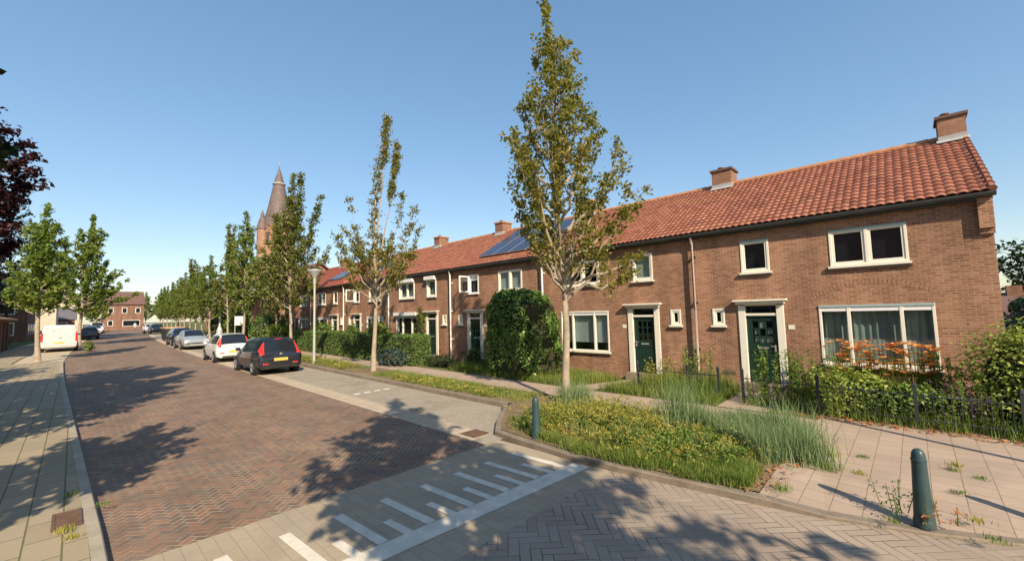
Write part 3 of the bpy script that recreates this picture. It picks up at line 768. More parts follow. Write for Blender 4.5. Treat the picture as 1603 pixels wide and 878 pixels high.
# ------------------------------------------------------------------ other buildings
def simple_house(label, x0,x1,y0,y1,ze,zr,wallm,roofm,axis='x',wins=(),group=None,name='house',chim=None,over=.3):
    zb = gz((x0+x1)/2)
    root = empty(name, ((x0+x1)/2,(y0+y1)/2,zb), label, 'house', group)
    m = M(); m.box(x0,x1,y0,y1,zb-.3,ze)
    if axis=='x':
        yc=(y0+y1)/2; m.add([(x1,y0,ze),(x1,y1,ze),(x1,yc,zr-.1)],[(0,1,2)]); m.add([(x0,y0,ze),(x0,y1,ze),(x0,yc,zr-.1)],[(2,1,0)])
        P=[(x0-over,y0-over,ze-.15),(x1+over,y0-over,ze-.15),(x1+over,yc,zr),(x0-over,yc,zr),(x0-over,y1+over,ze-.15),(x1+over,y1+over,ze-.15)]
    else:
        xc=(x0+x1)/2; m.add([(x0,y0,ze),(x1,y0,ze),(xc,y0,zr-.1)],[(0,1,2)]); m.add([(x0,y1,ze),(x1,y1,ze),(xc,y1,zr-.1)],[(2,1,0)])
        P=[(x1+over,y0-over,ze-.15),(x1+over,y1+over,ze-.15),(xc,y1+over,zr),(xc,y0-over,zr),(x0-over,y0-over,ze-.15),(x0-over,y1+over,ze-.15)]
        P=[P[1],P[0],P[3],P[2],P[5],P[4]]
    m.build('wall', MT[wallm], root)
    mr = M(); t=.14; Q=[(p[0],p[1],p[2]+t) for p in P]
    mr.add(P+Q,[(6,7,8,9),(9,8,11,10),(0,3,2,1),(3,4,5,2),(0,1,7,6),(4,10,11,5),(1,2,8,7),(2,5,11,8),(0,6,9,3),(3,9,10,4)])
    rf = mr.build('roof', MT[roofm], root)
    if chim:
        M().box(chim[0]-.35,chim[0]+.35,chim[1]-.35,chim[1]+.35,zr-.8,zr+.6).build('chimney', MT['chim'], root)
    for (face,a,b,z0,z1) in wins:
        f = M(); p = M()
        if face=='y0': f.box(a,b,y0-.06,y0-.002,z0,z1); p.box(a+.1,b-.1,y0-.07,y0-.061,z0+.1,z1-.1)
        if face=='x1': f.box(x1+.002,x1+.06,a,b,z0,z1); p.box(x1+.061,x1+.07,a+.1,b-.1,z0+.1,z1-.1)
        if face=='y1': f.box(a,b,y1+.002,y1+.06,z0,z1); p.box(a+.1,b-.1,y1+.061,y1+.07,z0+.1,z1-.1)
        w = f.build('window', MT['whitew'], root); p.build('pane', MT['car_glass'], w)
    return root
simple_house('orange brick house whose narrow sunlit gable stands forward of the row', -48,-40.95,12.3,20,4.9,7.6,'brick2','tile2flat' if False else 'redroof','x',
    [('y0',-43.0,-42.2,3.2,4.5),('y0',-44.6,-43.8,3.2,4.5),('y0',-44.6,-42.6,.9,2.4)])
simple_house('dark roofed house far along the row behind the street trees', -72,-52,14,22,5.0,8.0,'brick3','greyroof','x',
    [('y0',-70+3*i,-69+3*i,1,2.4) for i in range(6)])
simple_house('long brick house at the far right curve of the street', -112,-78,20,28,5.6,8.6,'brick2','redroof','x',
    [('y0',-110+4*i,-108.8+4*i,1,2.4) for i in range(8)])
simple_house('red roofed brick corner house closing the end of the street', -160,-148,5.2,12.9,7.2,10.6,'brick3','redroof','y',
    [('x1',6.0,7.0,1.6,3.0),('x1',6.0,7.0,4.8,6.2),('x1',8.6,9.6,4.8,6.2),('x1',11.2,12.2,4.8,6.2),('x1',8.8,12.2,1.4,3.0)])
simple_house('pale rendered gable house beside the far corner house', -150,-138,-6,1.5,5.5,9.8,'stucco','redroof','x',[('x1',-4.8,-3.6,3.6,5),('x1',-1.5,-.2,3.6,5)])
simple_house('low grey roofed shed with a pale garage front on the far left', -134,-120,-6,0.2,3.4,5.6,'brick3','greyroof','y',[('x1',-3.2,-.8,.6,2.8)])
simple_house('cream rendered house front seen above the van', -116,-102,-9,-2.0,5.6,8.4,'stucco','redroof','x',[('x1',-8,-7,1.4,2.8),('x1',-5.4,-4.2,1.4,2.8),('x1',-8,-7,3.8,5.0),('x1',-5.4,-4.2,3.8,5.0),('y1',-115,-114,1.4,2.8)])
simple_house('dark brick house behind the green street trees on the left', -96,-80,-14,-4.0,6.0,9.5,'brick3','greyroof','y',[('x1',-8.8,-7.4,1.2,2.8),('x1',-6.4,-5.0,1.2,2.8),('x1',-8.8,-7.4,3.8,5.2),('x1',-6.4,-5.0,3.8,5.2),('y1',-94,-93,1.2,2.6),('y1',-91,-90,1.2,2.6),('y1',-87,-86,1.2,2.6),('y1',-83,-82,1.2,2.6)])
simple_house('low red roofed house behind the right hand gardens', 4.2,14,41,48,1.5,2.75,'stucco','redroof','x',[('y0',5,6,.5,1.3)],chim=(5.0,44.2))
for i,(xa,xb,lab) in enumerate(((-38,-17,'unseen brick house row across the road, farthest along'),(-15,5,'unseen brick house row across the road, facing the planting bed'),(7,26,'unseen brick house row across the road beyond the side street'))):  # out of view, added so the windows mirror dark fronts
    simple_house(lab,xa,xb,-25,-16,5.4,9.2,'brick3','redroof','x',[('y1',xa+1.2+3.1*k,xa+2.8+3.1*k,z0,z0+1.3) for k in range(6) for z0 in (1.0,3.7)])
# brick carport with pillars on the left
root = empty('carport', (-50,-4.6,gz(-50)), 'brick pillared carport with orange lit eaves beside the copper beech', 'carport')
for i in range(7):
    x = -43.5-2.6*i; M().box(x-.24,x+.24,-4.5,-4.02,gz(x)-.1,2.75).build('pillar', MT['brick3'], root)
M().box(-62,-42.5,-8.5,-8.3,0,2.7).build('rear_wall', MT['brick3'], root)
M().box(-62.2,-42.4,-4.56,-3.98,2.752,3.0).build('beam', MT['brick3'], root)
M().add([(-62.4,-3.7,2.95),(-42,-3.7,2.95),(-42,-8.7,4.0),(-62.4,-8.7,4.0),(-62.4,-3.7,3.07),(-42,-3.7,3.07),(-42,-8.7,4.12),(-62.4,-8.7,4.12)],[(0,3,2,1),(4,5,6,7),(0,1,5,4),(1,2,6,5),(2,3,7,6),(3,0,4,7)]).build('roof', MT['wood'], root)

# ------------------------------------------------------------------ church
cx, cy = -134.0, 41.0; zb = gz(cx)
ch = empty('church', (cx,cy,zb), 'brick church tower with a tall dark conical spire behind the houses', 'church')
tw = M().lathe((cx,cy,0),[(4.5,zb),(4.5,22),(4.2,22.3),(3.95,28.6),(4.2,28.8),(4.2,29.2)],16).build('tower', MT['brick'], ch)
for i in range(8):
    a = 2*PI*i/8+.5; c,s_ = math.cos(a), math.sin(a)
    m = M(); px_, py_ = cx+4.05*c, cy+4.05*s_
    for k in range(5):
        z = 24.0+k*.7
        t = Vector((-s_,c,0)); n_ = Vector((c,s_,0)); b = Vector((px_,py_,z))
        vs = [b+t*w+n_*d+Vector((0,0,h)) for h in (0,.45) for w,d in ((-.65,0),(.65,0),(.65,.16),(-.65,.16))]
        m.add(vs,[(0,3,2,1),(4,5,6,7),(0,1,5,4),(1,2,6,5),(2,3,7,6),(3,0,4,7)])
    m.build('louvre', MT['slate'], tw)
sp = M().lathe((cx,cy,0),[(4.35,29.2),(3.0,34.2),(1.55,41.6),(1.5,42.0)],20).lathe((cx,cy,0),[(1.45,42.3),(.12,47.2)],20).build('spire', MT['slate'], ch, smooth=30)
M().lathe((cx,cy,0),[(1.75,41.95),(1.75,42.35)],20).build('spire_band', MT['lead'], sp)
m = M().tube([(cx,cy,47.0),(cx,cy,49.9)],.06,6); m.box(cx-.1,cx+.1,cy-.45,cy+.45,49.3,49.42)
m.lathe((cx,cy,0),[(.05,47.4),(.3,47.6),(.05,47.8)],8); m.build('spire_cross', MT['lead'], sp)
tx, ty = -133.5, 36.6
tu = M().lathe((tx,ty,0),[(1.35,18),(1.35,28)],10).build('turret', MT['brick'], ch)
M().lathe((tx,ty,0),[(1.6,28),(.75,31.2),(.5,31.3),(.5,32.2),(.05,33.6)],10).build('turret_roof', MT['slate'], tu, smooth=30)
m = M().box(-160,-136,33,49,zb,15.5); m.build('nave_wall', MT['brick2'], ch)
m = M().add([(-160,32.5,15.3),(-135.6,32.5,15.3),(-138,41,22),(-158,41,22),(-160,49.5,15.3),(-135.6,49.5,15.3)],[(0,1,2,3),(3,2,5,4),(1,5,2),(0,3,4)]); m.build('nave_roof', MT['slate'], ch)
tu2 = M().lathe((-140,31.5,0),[(1.7,zb),(1.7,17)],8).build('turret', MT['brick'], ch)
M().lathe((-140,31.5,0),[(1.9,17),(.1,21.4)],8).build('turret_roof', MT['slate'], tu2, smooth=30)

# ------------------------------------------------------------------ vegetation tools
def leaves(pts, size, rng, up=.5, asp=.62, sizevar=.35, out=None):
    """a folded diamond per point; returns (n*4,3)"""
    n = len(pts)
    nr = rng.normal(size=(n,3)); nr[:,2] = np.abs(nr[:,2])+up
    if out is not None: nr += out
    nr /= np.linalg.norm(nr,axis=1,keepdims=True)
    d = rng.normal(size=(n,3)); d -= nr*np.sum(d*nr,axis=1,keepdims=True); d /= np.linalg.norm(d,axis=1,keepdims=True)
    e = np.cross(nr,d); s = (size*(1+sizevar*(rng.random(n)*2-1)))[:,None]
    P = np.stack([pts-d*s*.5, pts+e*s*asp*.5+nr*s*.08-d*s*.05, pts+d*s*.55, pts-e*s*asp*.5+nr*s*.08-d*s*.05],1)
    return P.reshape(-1,3)
def tubes_np(M_, path, rad, n=5): M_.tube(path, rad, n, caps=False)

def tree(name, label, cat, loc, h, th, prof, nb, seed, lm, bm='bark', rt=.11, leaf=.10, asc=1.3, per=8, step=.16, lean=(0,0), group=None, extra=(), twl=.38, leader=True, fork=0, spread=.09, trunk_n=9, minf=0.22, density=1.0):
    rng = np.random.default_rng(seed)
    x0,y0 = loc; z0 = gz(x0)+.10
    root = empty(name, (x0,y0,z0), label, cat, group)
    m = M(); TP = []   # twig anchor points with directions
    def lead(z):   # leader axis at height z
        f = z/h; return Vector((x0+lean[0]*f*f+.06*math.sin(z*1.1+seed), y0+lean[1]*f*f+.05*math.cos(z*.9+seed), z0+z))
    k = 12; zz = [h*.97*i/k for i in range(k+1)]
    top = h*.97
    m.tube([lead(z) for z in zz], [rt*1.35 if i==0 else max(.012, rt*(1-.25*z/th) if z<th else rt*.72*max(0.05,(1-(z-th)/(top-th)*1.0))) for i,z in enumerate(zz)], trunk_n)
    brs = []
    for i in range(nb):
        f = (i+rng.random()*.8)/nb
        zs = th*(.93) + (h*.86-th)*f**1.05
        az = i*2.399963+rng.normal()*.25
        L = prof(min(.999,(zs-th)/(h-th)))*(.75+.3*rng.random())
        for _ in range(3):
            ze = min(h*.99, zs+L*asc)
            L = prof(min(.999,(ze-th*.8)/(h-th*.8)))*(.72+.36*rng.random())
        brs.append((zs,az,L,min(h*.99,zs+L*asc*(.85+.3*rng.random()))))
    brs += list(extra)
    for br in brs:
        zs,az,L,ze = br[:4]; dn = br[4] if len(br)>4 else 1.0; st = br[5] if len(br)>5 else minf
        A = lead(zs); dr = Vector((math.cos(az),math.sin(az),0)); B = A+dr*L; B.z = z0+ze
        C_ = A+dr*L*.62; C_.z = A.z+(B.z-A.z)*.32
        q = 7; P = []
        for j in range(q+1):
            t = j/q; p = A*(1-t)**2+C_*2*t*(1-t)+B*t*t
            if 0<j<q: p += Vector(rng.normal(size=3)*.03*L**.5)
            P.append(p)
        ln = sum((P[j+1]-P[j]).length for j in range(q))
        rb = min(rt*.5, .012+.016*ln)
        m.tube(P, [max(.006, rb*(1-j/q)) for j in range(q+1)], 5, caps=False)
        nt = max(3,int(ln/step*dn*density))
        nc = max(2,int(ln/.5)); cc = st+(1-st)*(np.arange(nc)+.35+.5*rng.random(nc))/nc
        for j in range(nt):
            t = min(1.0,max(st*.9,cc[rng.integers(nc)]+rng.normal()*.055)) if rng.random()<.8 else st+(1-st)*rng.random(); fi = t*q; i0 = min(q-1,int(fi)); p = P[i0].lerp(P[i0+1],fi-i0)
            tg = (P[i0+1]-P[i0]).normalized()
            TP.append((p,tg,1.0-.45*t))
    if leader:
        for j in range(int((h-th)/step*1.3)):
            z = th+(h-th)*(.25+.75*(j+rng.random())/((h-th)/step*1.3))
            TP.append((lead(min(z,h)),Vector((0,0,1)),.6 if z<h*.9 else .35))
    pts = []; outs = []
    for p,tg,sc_ in TP:
        d = Vector(rng.normal(size=3)); d -= tg*d.dot(tg)*.6; d.normalize()
        d = (d+tg*.7+Vector((0,0,.15))).normalized()
        l = twl*sc_*(.5+rng.random())
        e = p+d*l
        m.tube([p,e],[.005,.003],3,caps=False)
        kk = rng.integers(max(1,per-3),per+4)
        tt = .25+.85*rng.random(kk)
        pts.append(np.array(p)+np.outer(tt*l,np.array(d))+rng.normal(size=(kk,3))*spread)
    pts = np.concatenate(pts)
    m.build('trunk', MT[bm], root, smooth=60)
    np_obj('crown', leaves(pts, leaf, rng, .35), 4, MT[lm], root)
    return root

# profile helper: piecewise linear radius over crown fraction
def pf(*kv):
    a = [k for k,_ in kv]; b = [v for _,v in kv]
    return lambda f: float(np.interp(f,a,b))

# ---- street trees, right hand verge
vs_right = R(-43.66)   # viewing side helper angles for the two hand-shaped trees
rightdir = math.atan2(.79,.61)  # world azimuth of "sideways to the street view"
t1 = tree('street_tree', 'tall narrow maple with olive brown leaves standing in the planting bed', 'tree', (-6.55,8.78), 10.9, 2.85,
     pf((0,.9),(.15,1.35),(.3,1.6),(.5,1.45),(.65,1.0),(.8,.62),(.9,.4),(1,.12)), 44, 11, 'lf_olive', rt=.105, leaf=.10, asc=1.8, per=14, step=.10, spread=.06, twl=.3, minf=.34, lean=(-.1,-.2), group='street trees along the right verge',
     extra=[(2.9,rightdir,2.1,3.35,1.0,.35),(3.1,rightdir+.25,2.5,3.9),(3.6,rightdir-.3,2.3,5.6),(4.4,rightdir,1.9,6.3),(5.5,rightdir+.2,1.35,7.7,1.3),(2.95,rightdir+PI,1.2,5.2),(2.8,rightdir+PI+.5,1.1,4.6),(2.75,rightdir+1.2,1.3,4.4),(2.8,rightdir-1.3,1.3,4.2),(2.9,rightdir+PI-.5,1.0,6.8)])
t2 = tree('street_tree', 'young tree with a bushy crown and two bare leaders tufted at the top', 'tree', (-16.63,8.86), 10.9, 2.7,
     pf((0,1.0),(.15,1.5),(.3,1.75),(.42,1.5),(.52,.5),(.6,.05),(1,.05)), 44, 23, 'lf_olive', rt=.10, leaf=.105, asc=1.4, per=15, step=.11, spread=.065, twl=.3, minf=.3, lean=(-.1,.3), group='street trees along the right verge', leader=False, density=.95,
     extra=[(5.0,rightdir,.55,11.0,1.5,.72),(4.2,rightdir+.3,.95,9.9,1.9,.66),(3.4,rightdir,1.7,7.0,1.3),(3.2,rightdir+PI,1.1,7.3,1.1),(3.6,rightdir+.4,1.2,7.7,1.1),(3.2,rightdir+PI+.3,1.5,5.6,1.2),(3.0,rightdir-.2,1.9,6.0,1.2)])
t3 = tree('street_tree', 'green street tree behind the lamp post with two upright leaders', 'tree', (-28.6,9.5), 11.6, 2.7,
     pf((0,1.3),(.15,2.0),(.35,2.1),(.5,1.5),(.65,.6),(1,.2)), 56, 37, 'lf_olive2', rt=.11, leaf=.145, asc=1.25, per=16, step=.13, lean=(0,.1), group='street trees along the right verge',
     extra=[(4.5,rightdir,1.8,10.0,1.7,.4),(4.5,rightdir+PI,.9,8.8,1.6,.5),(4.0,rightdir+PI,1.8,6.4),(3.6,rightdir,2.4,6.6),(5,rightdir,.6,11.5,1.5,.5)])
protos = []
protos.append(tree('street_tree', 'dense green street tree with a pointed top behind the white car', 'tree', (-41,10.0), 11.3, 2.4,
     pf((0,1.4),(.2,1.9),(.45,1.7),(.7,.9),(1,.3)), 46, 41, 'lf_green', rt=.12, leaf=.20, asc=1.4, per=14, step=.18, group='street trees along the right verge'))
protos.append(tree('street_tree', 'olive street tree with one thin bare leader, second behind the white car', 'tree', (-49,10.5), 11.6, 2.3,
     pf((0,1.2),(.2,1.8),(.4,1.6),(.55,.7),(.7,.25),(1,.2)), 40, 43, 'lf_olive2', rt=.11, leaf=.20, asc=1.4, per=14, step=.18, group='street trees along the right verge', extra=[(4.5,rightdir,.5,11.3,1.5,.4)]))
far_labels = ['olive street tree standing before the church tower, between the lamp post and the white car','olive street tree beside the lattice mast, before the far row thickens',
 'first olive tree of the far row beyond the black skip', 'second tree of the far row beyond the black skip', 'third tree of the far row beyond the black skip',
 'fourth tree of the far row beyond the black skip', 'fifth tree of the far row beyond the black skip', 'sixth tree of the far row beside the black far car', 'seventh tree of the far row beside the far cars', 'small tree of the far row at the bend','farther tree at the bend before the corner house','last tree before the red roofed corner house']
for i,(x,lab) in enumerate(zip([-34.8,-55.5,-60.5,-66,-72,-78.5,-85,-93,-103,-115,-127,-141], far_labels)):
    c = copy_tree(protos[(i+1)%2]); c.location = (x, (10.4 if i==0 else 9.6)+bend(x)*.9, gz(x)+.1); c.rotation_euler.z = i*1.7+.6
    k = [.86,.80,.72,.80,.9,.80,.76,.78,.80,.82,.85,.9][i]; c.scale = (k*1.2,k*1.2,k); c['label'] = lab; c['group'] = 'street trees along the right verge'
# ---- left side trees
tree('street_tree', 'bright green round street tree by the left kerb in front of the silver van', 'tree', (-38.2,-1.45), 9.6, 2.75,
     pf((0,1.0),(.15,1.45),(.4,1.5),(.65,1.05),(.85,.5),(1,.2)), 60, 51, 'lf_green', rt=.13, leaf=.19, asc=.9, per=13, step=.14, lean=(0,.1), group='street trees on the left pavement')
tree('street_tree', 'spreading bluish green street tree rising behind the silver van', 'tree', (-57.5,.45), 12.6, 2.9,
     pf((0,1.6),(.2,2.5),(.45,2.2),(.7,1.3),(.9,.7),(1,.3)), 60, 53, 'lf_green', rt=.16, leaf=.26, asc=.85, per=12, step=.18, lean=(0,.6), group='street trees on the left pavement', extra=[(3.4,R(75),4.0,5.0,1.2),(3.8,R(70),3.4,6.2,1.2),(4.5,R(85),2.6,7.2)])
tree('street_tree', 'small round tree in front of the red roofed corner house', 'tree', (-122,3.3), 7.0, 2.0,
     pf((0,1.6),(.3,2.2),(.7,1.8),(1,.6)), 40, 55, 'lf_green', rt=.14, leaf=.42, asc=.7, per=9, step=.35, group='street trees on the left pavement')
tree('copper_beech', 'large copper beech with dark purple leaves at the left edge', 'tree', (-63,-13.4), 27.5, 2.6,
     pf((0,6.2),(.2,8.7),(.5,10.2),(.75,9.0),(.9,6.2),(1,2.0)), 170, 61, 'lf_beech', bm='bark_d', rt=.5, leaf=.45, asc=.5, per=17, step=.21, twl=.85, spread=.24)
tree('garden_tree', 'dark blue green tree top beyond the copper beech', 'tree', (-68,-4.8), 17, 4,
     pf((0,1.8),(.4,2.0),(.7,1.4),(1,.3)), 60, 63, 'lf_dark', bm='bark_d', rt=.25, leaf=.24, asc=.8, per=10, step=.3, twl=.6)
tree('garden_tree', 'dark broad tree behind the carport on the left', 'tree', (-46,-10.5), 11, 2.5,
     pf((0,3),(.4,4.2),(.7,3.6),(1,.8)), 70, 64, 'lf_dark', bm='bark_d', rt=.3, leaf=.26, asc=.5, per=9, step=.3, twl=.6)
# trees just outside the frame whose shadows fall into it
tree('street_tree', 'tall leafy street tree on the left pavement at the frame edge', 'tree', (-10.2,-3.2), 11.6, 2.6,
     pf((0,1.0),(.2,1.5),(.45,1.45),(.7,.9),(1,.3)), 60, 71, 'lf_green', rt=.14, leaf=.19, asc=1.0, per=12, step=.15, group='street trees on the left pavement')
tree('garden_tree', 'small leafy tree at the back of the left pavement', 'tree', (-4.6,-2.7), 6.7, 3.3,
     pf((0,.8),(.3,1.3),(.7,1.1),(1,.4)), 34, 72, 'lf_green', rt=.18, leaf=.22, asc=.7, per=13, step=.19)
tree('garden_tree', 'leafy garden tree behind the left pavement trees', 'tree', (-10.5,-6.9), 9.2, 2.0,
     pf((0,1.8),(.3,2.6),(.7,2.2),(1,.6)), 50, 76, 'lf_dark', rt=.2, leaf=.28, asc=.6, per=12, step=.24, twl=.6)
tree('garden_tree', 'broad garden tree farther along behind the left pavement', 'tree', (-21.5,-7.6), 9.6, 2.0,
     pf((0,2.2),(.3,3.0),(.7,2.5),(1,.7)), 56, 77, 'lf_dark', rt=.2, leaf=.3, asc=.6, per=12, step=.24, twl=.6)
tree('garden_tree', 'big dark garden tree behind the left pavement', 'tree', (-14.0,-4.7), 12.3, 2.4,
     pf((0,2.6),(.3,3.4),(.7,3.0),(1,.8)), 80, 73, 'lf_dark', rt=.3, leaf=.3, asc=.6, per=14, step=.24, twl=.6)
tree('street_tree', 'tall street tree standing beside the side street behind the camera', 'tree', (1.9,.1), 10.2, 3.4,
     pf((0,1.2),(.2,1.75),(.45,1.55),(.7,.95),(1,.3)), 56, 74, 'lf_green', rt=.13, leaf=.20, asc=1.0, per=11, step=.16)
tree('street_tree', 'second leafy tree at the mouth of the side street', 'tree', (4.9,.2), 8.4, 2.8,
     pf((0,1.5),(.3,2.2),(.7,1.3),(1,.4)), 50, 75, 'lf_green', rt=.13, leaf=.20, asc=.8, per=11, step=.17)
tree('garden_tree', 'dark tree behind the end house at the right edge', 'tree', (6.6,47.5), 7.2, 1.5,
     pf((0,1.6),(.4,2.4),(.8,1.7),(1,.5)), 50, 81, 'lf_dark', bm='bark_d', rt=.2, leaf=.28, asc=.6, per=8, step=.3, twl=.5)

for i,(x,y,k) in enumerate(((-168,15,1.0),(-175,20,1.1),(-183,25,1.2),(-172,-1,1.1),(-180,-8,1.2))):
    c = copy_tree(protos[0]); c.location = (x,y,gz(x)); c.scale = (k*1.5,k*1.5,k*.95); c.rotation_euler.z = i*1.3
    c['label'] = ['distant tree right of the red roofed corner house','second distant tree right of the corner house','highest distant tree right of the corner house','distant tree between the cream gable and the corner house','distant tree behind the cream gable house'][i]; c['group'] = 'distant trees behind the end of the street'
# ---- hedges and shrubs
def shrub(name, label, cat, c, r, n, leaf, lm, seed, box=False, group=None, core='twig', lump=.12, jit=.05):
    """leafy mound (or clipped box) around a solid core darkened for inner shade"""
    rng = np.random.default_rng(seed)
    z0 = c[2]; root = empty(name, c, label, cat, group)
    if box:
        u = rng.random((n,3))*2-1; ax = rng.choice(3, n, p=[.12,.50,.38]); sg = np.sign(rng.random(n)-.5)
        u[np.arange(n),ax] = sg
        u[:,2] = np.where((ax==2), np.abs(u[:,2]), u[:,2])
        nrm = np.zeros((n,3)); nrm[np.arange(n),ax] = sg
        P = u*np.array([r[0],r[1],r[2]/2])+np.array([0,0,r[2]/2])
        P += rng.normal(size=(n,3))*jit
        P[:,2] += lump*.5*np.sin(P[:,0]*2.1+seed)*np.maximum(0,u[:,2]); P[:,1] += lump*.5*np.sin(P[:,0]*1.7+P[:,2]*3)
        outn = nrm*1.0
        k = .95
        m = M().box(-r[0]*.98,r[0]*.98,-r[1]*k,r[1]*k,0,r[2]*.95)
        core_v = [(x+c[0],y+c[1],z+z0) for x,y,z in m.v]; m.v = core_v
    else:
        d = rng.normal(size=(n,3)); d /= np.linalg.norm(d,axis=1,keepdims=True); d[:,2] = np.where(d[:,2]<-.55,-d[:,2],d[:,2])
        az = np.arctan2(d[:,1],d[:,0])
        b = 1+lump*(np.sin(az*3+seed)*np.cos(d[:,2]*4+seed)+.7*np.sin(az*7+d[:,2]*9+seed))
        rad = b*(1-np.abs(rng.normal(size=n))*.08)
        P = d*rad[:,None]*np.array([r[0],r[1],r[2]*.55])+np.array([0,0,r[2]*.45])+rng.normal(size=(n,3))*jit
        P[:,2] = np.maximum(P[:,2],.02); outn = d*1.0
        m = M(); nn=14
        prof = [(max(.05,math.cos(t)) , math.sin(t)) for t in np.linspace(-.9,1.45,8)]
        V=[];F=[]
        for a_,b_ in prof:
            for j in range(nn):
                q=2*PI*j/nn; V.append((c[0]+.8*a_*r[0]*math.cos(q),c[1]+.8*a_*r[1]*math.sin(q),z0+r[2]*.45+.8*b_*r[2]*.55))
        for i in range(len(prof)-1):
            for j in range(nn): F.append((i*nn+j,i*nn+(j+1)%nn,(i+1)*nn+(j+1)%nn,(i+1)*nn+j))
        F.append(tuple((len(prof)-1)*nn+j for j in range(nn)))
        m.add(V,F)
    m.build('shade_core', MT[core], root)  # solid core, coloured dark for the shade between leaves
    np_obj('foliage', leaves(P, leaf, rng, .2, out=outn)+np.array(c), 4, MT[lm], root)
    return root

# big laurel bush in front of the third house: rounded block of leaves
def laurel():
    rng = np.random.default_rng(5); c = (-10.72,11.75,gz(-11)+.12); root = empty('laurel_bush', c, 'huge clipped laurel bush with glossy leaves in front of the houses', 'bush')
    n = 9500; d = rng.normal(size=(n,3)); d /= np.linalg.norm(d,axis=1,keepdims=True)
    p = 4.0; q = (np.abs(d)**p).sum(1)**(-1/p)       # superellipsoid
    P = d*q[:,None]; P[:,2] = np.where(P[:,2]<-.98, -P[:,2], P[:,2])
    az = np.arctan2(d[:,1],d[:,0])
    s = 1+.05*np.sin(az*4+P[:,2]*3)+.04*np.sin(az*9+P[:,2]*7)-np.abs(rng.normal(size=n))*.05
    P = P*s[:,None]*np.array([1.24,1.05,1.6])+np.array([0,0,1.5])
    P[:,0] -= .12*(P[:,2]-1.5)*(P[:,2]>1.5)
    V = leaves(P, .17, rng, -.1, asp=.40, out=d*1.1)
    V4 = V.reshape(-1,4,3)
    m = M(); nn=16; V_=[];F=[]
    for zz,rr in ((0,.8),(.3,.9),(1.5,.92),(2.5,.86),(2.8,.6),(2.9,.1)):
        for j in range(nn):
            a=2*PI*j/nn; ca,sa=math.cos(a),math.sin(a); k=(abs(ca)**4+abs(sa)**4)**(-.25)
            V_.append((c[0]+1.3*rr*k*ca,c[1]+1.05*rr*k*sa,c[2]+zz))
    for i in range(5):
        for j in range(nn): F.append((i*nn+j,i*nn+(j+1)%nn,(i+1)*nn+(j+1)%nn,(i+1)*nn+j))
    m.add(V_,F).build('shade_core', MT['twig'], root)  # dark core paints the shade deep in the laurel
    np_obj('foliage', V+np.array(c), 4, MT['lf_laurel'], root)
laurel()
hz = lambda x: gz(x)+.1
shrub('hedge', 'clipped green hedge with a sunlit right end before the shuttered house', 'hedge', (-19.55,11.05,hz(-19)), (3.15,.5,1.32), 15000, .07, 'lf_hedge', 3, True, 'front garden hedges', lump=.04, jit=.03)
shrub('hedge', 'dark clipped hedge behind the lamp post', 'hedge', (-26.0,11.1,hz(-26)), (3.15,.5,1.32), 12000, .08, 'lf_hedge', 4, True, 'front garden hedges', lump=.04, jit=.03)
shrub('hedge', 'far end of the clipped hedge behind the dark hatchback', 'hedge', (-32.3,11.2,hz(-32)), (3.0,.5,1.25), 7000, .10, 'lf_hedge', 5, True, 'front garden hedges', lump=.04, jit=.03)
shrub('shrub', 'blue grey shrub at the foot of the hedge', 'shrub', (-17.6,10.25,hz(-17)), (.95,.5,.75), 1500, .09, 'lf_blue', 6)
shrub('shrub', 'round dark green shrub behind the hedge by the far door', 'shrub', (-30.6,12.2,hz(-30)), (1.3,.8,1.9), 1500, .13, 'lf_hedge', 7)
shrub('shrub', 'dome shaped dark green bush above the dark hatchback', 'shrub', (-38.6,11.3,hz(-38)), (2.2,1.4,2.6), 2600, .16, 'lf_hedge', 8)
shrub('shrub', 'bright lime yellow bush in front of the dome bush', 'shrub', (-33.6,10.35,hz(-33)), (1.05,.7,1.75), 1400, .13, 'lf_lime', 9)
shrub('rose_bush', 'pink flowering rose bush at the end of the hedge', 'shrub', (-31.8,11.9,hz(-31)), (1.6,.5,1.5), 700, .12, 'fl_red', 10)
shrub('shrub', 'small round shrub on the wall by the shuttered neighbour', 'shrub', (-26.6,12.6,hz(-26)), (.8,.45,1.7), 900, .11, 'lf_hedge', 12)
shrub('shrub', 'leafy bush behind the hedge left of the shuttered window', 'shrub', (-22.9,12.4,hz(-22)), (1.3,.6,1.9), 1800, .11, 'lf_green', 13)
shrub('climbing_plant', 'climbing creeper between the white door and the shuttered window', 'climber', (-19.35,13.0,hz(-19)), (.38,.2,2.65), 900, .10, 'lf_olive2', 14)
shrub('shrub', 'small dark green box shrub at the white framed door', 'shrub', (-14.5,12.55,hz(-14)), (.42,.35,.75), 700, .07, 'lf_hedge', 15)
shrub('shrub', 'low shrub on the bank beside the hedge end', 'shrub', (-15.4,11.3,hz(-15)), (.8,.5,.5), 700, .08, 'lf_dark', 16)
shrub('shrub', 'tall pale green leafy bush at the right corner of the end house', 'shrub', (1.4,12.0,.12), (.7,.6,1.75), 5500, .07, 'herb_y', 17, lump=.2, jit=.1)
shrub('shrub', 'dense green shrub behind the railing at the right edge', 'shrub', (1.9,11.75,.12), (.75,.5,1.25), 3600, .075, 'herb', 18, lump=.2, jit=.1)
shrub('shrub', 'yellow green broad leaved clump behind the middle of the railing', 'shrub', (-1.15,11.75,.12), (.75,.4,.78), 3000, .07, 'herb_y', 19, lump=.25, jit=.08)
shrub('shrub', 'dark green lush clump behind the railing under the big window', 'shrub', (-.35,11.65,.12), (.95,.33,.62), 2400, .09, 'herb', 20, lump=.25, jit=.08)
shrub('shrub', 'purple flowered shrub behind the railing', 'shrub', (.55,11.7,.12), (.5,.3,.66), 600, .05, 'fl_pur', 21, lump=.25, jit=.1)
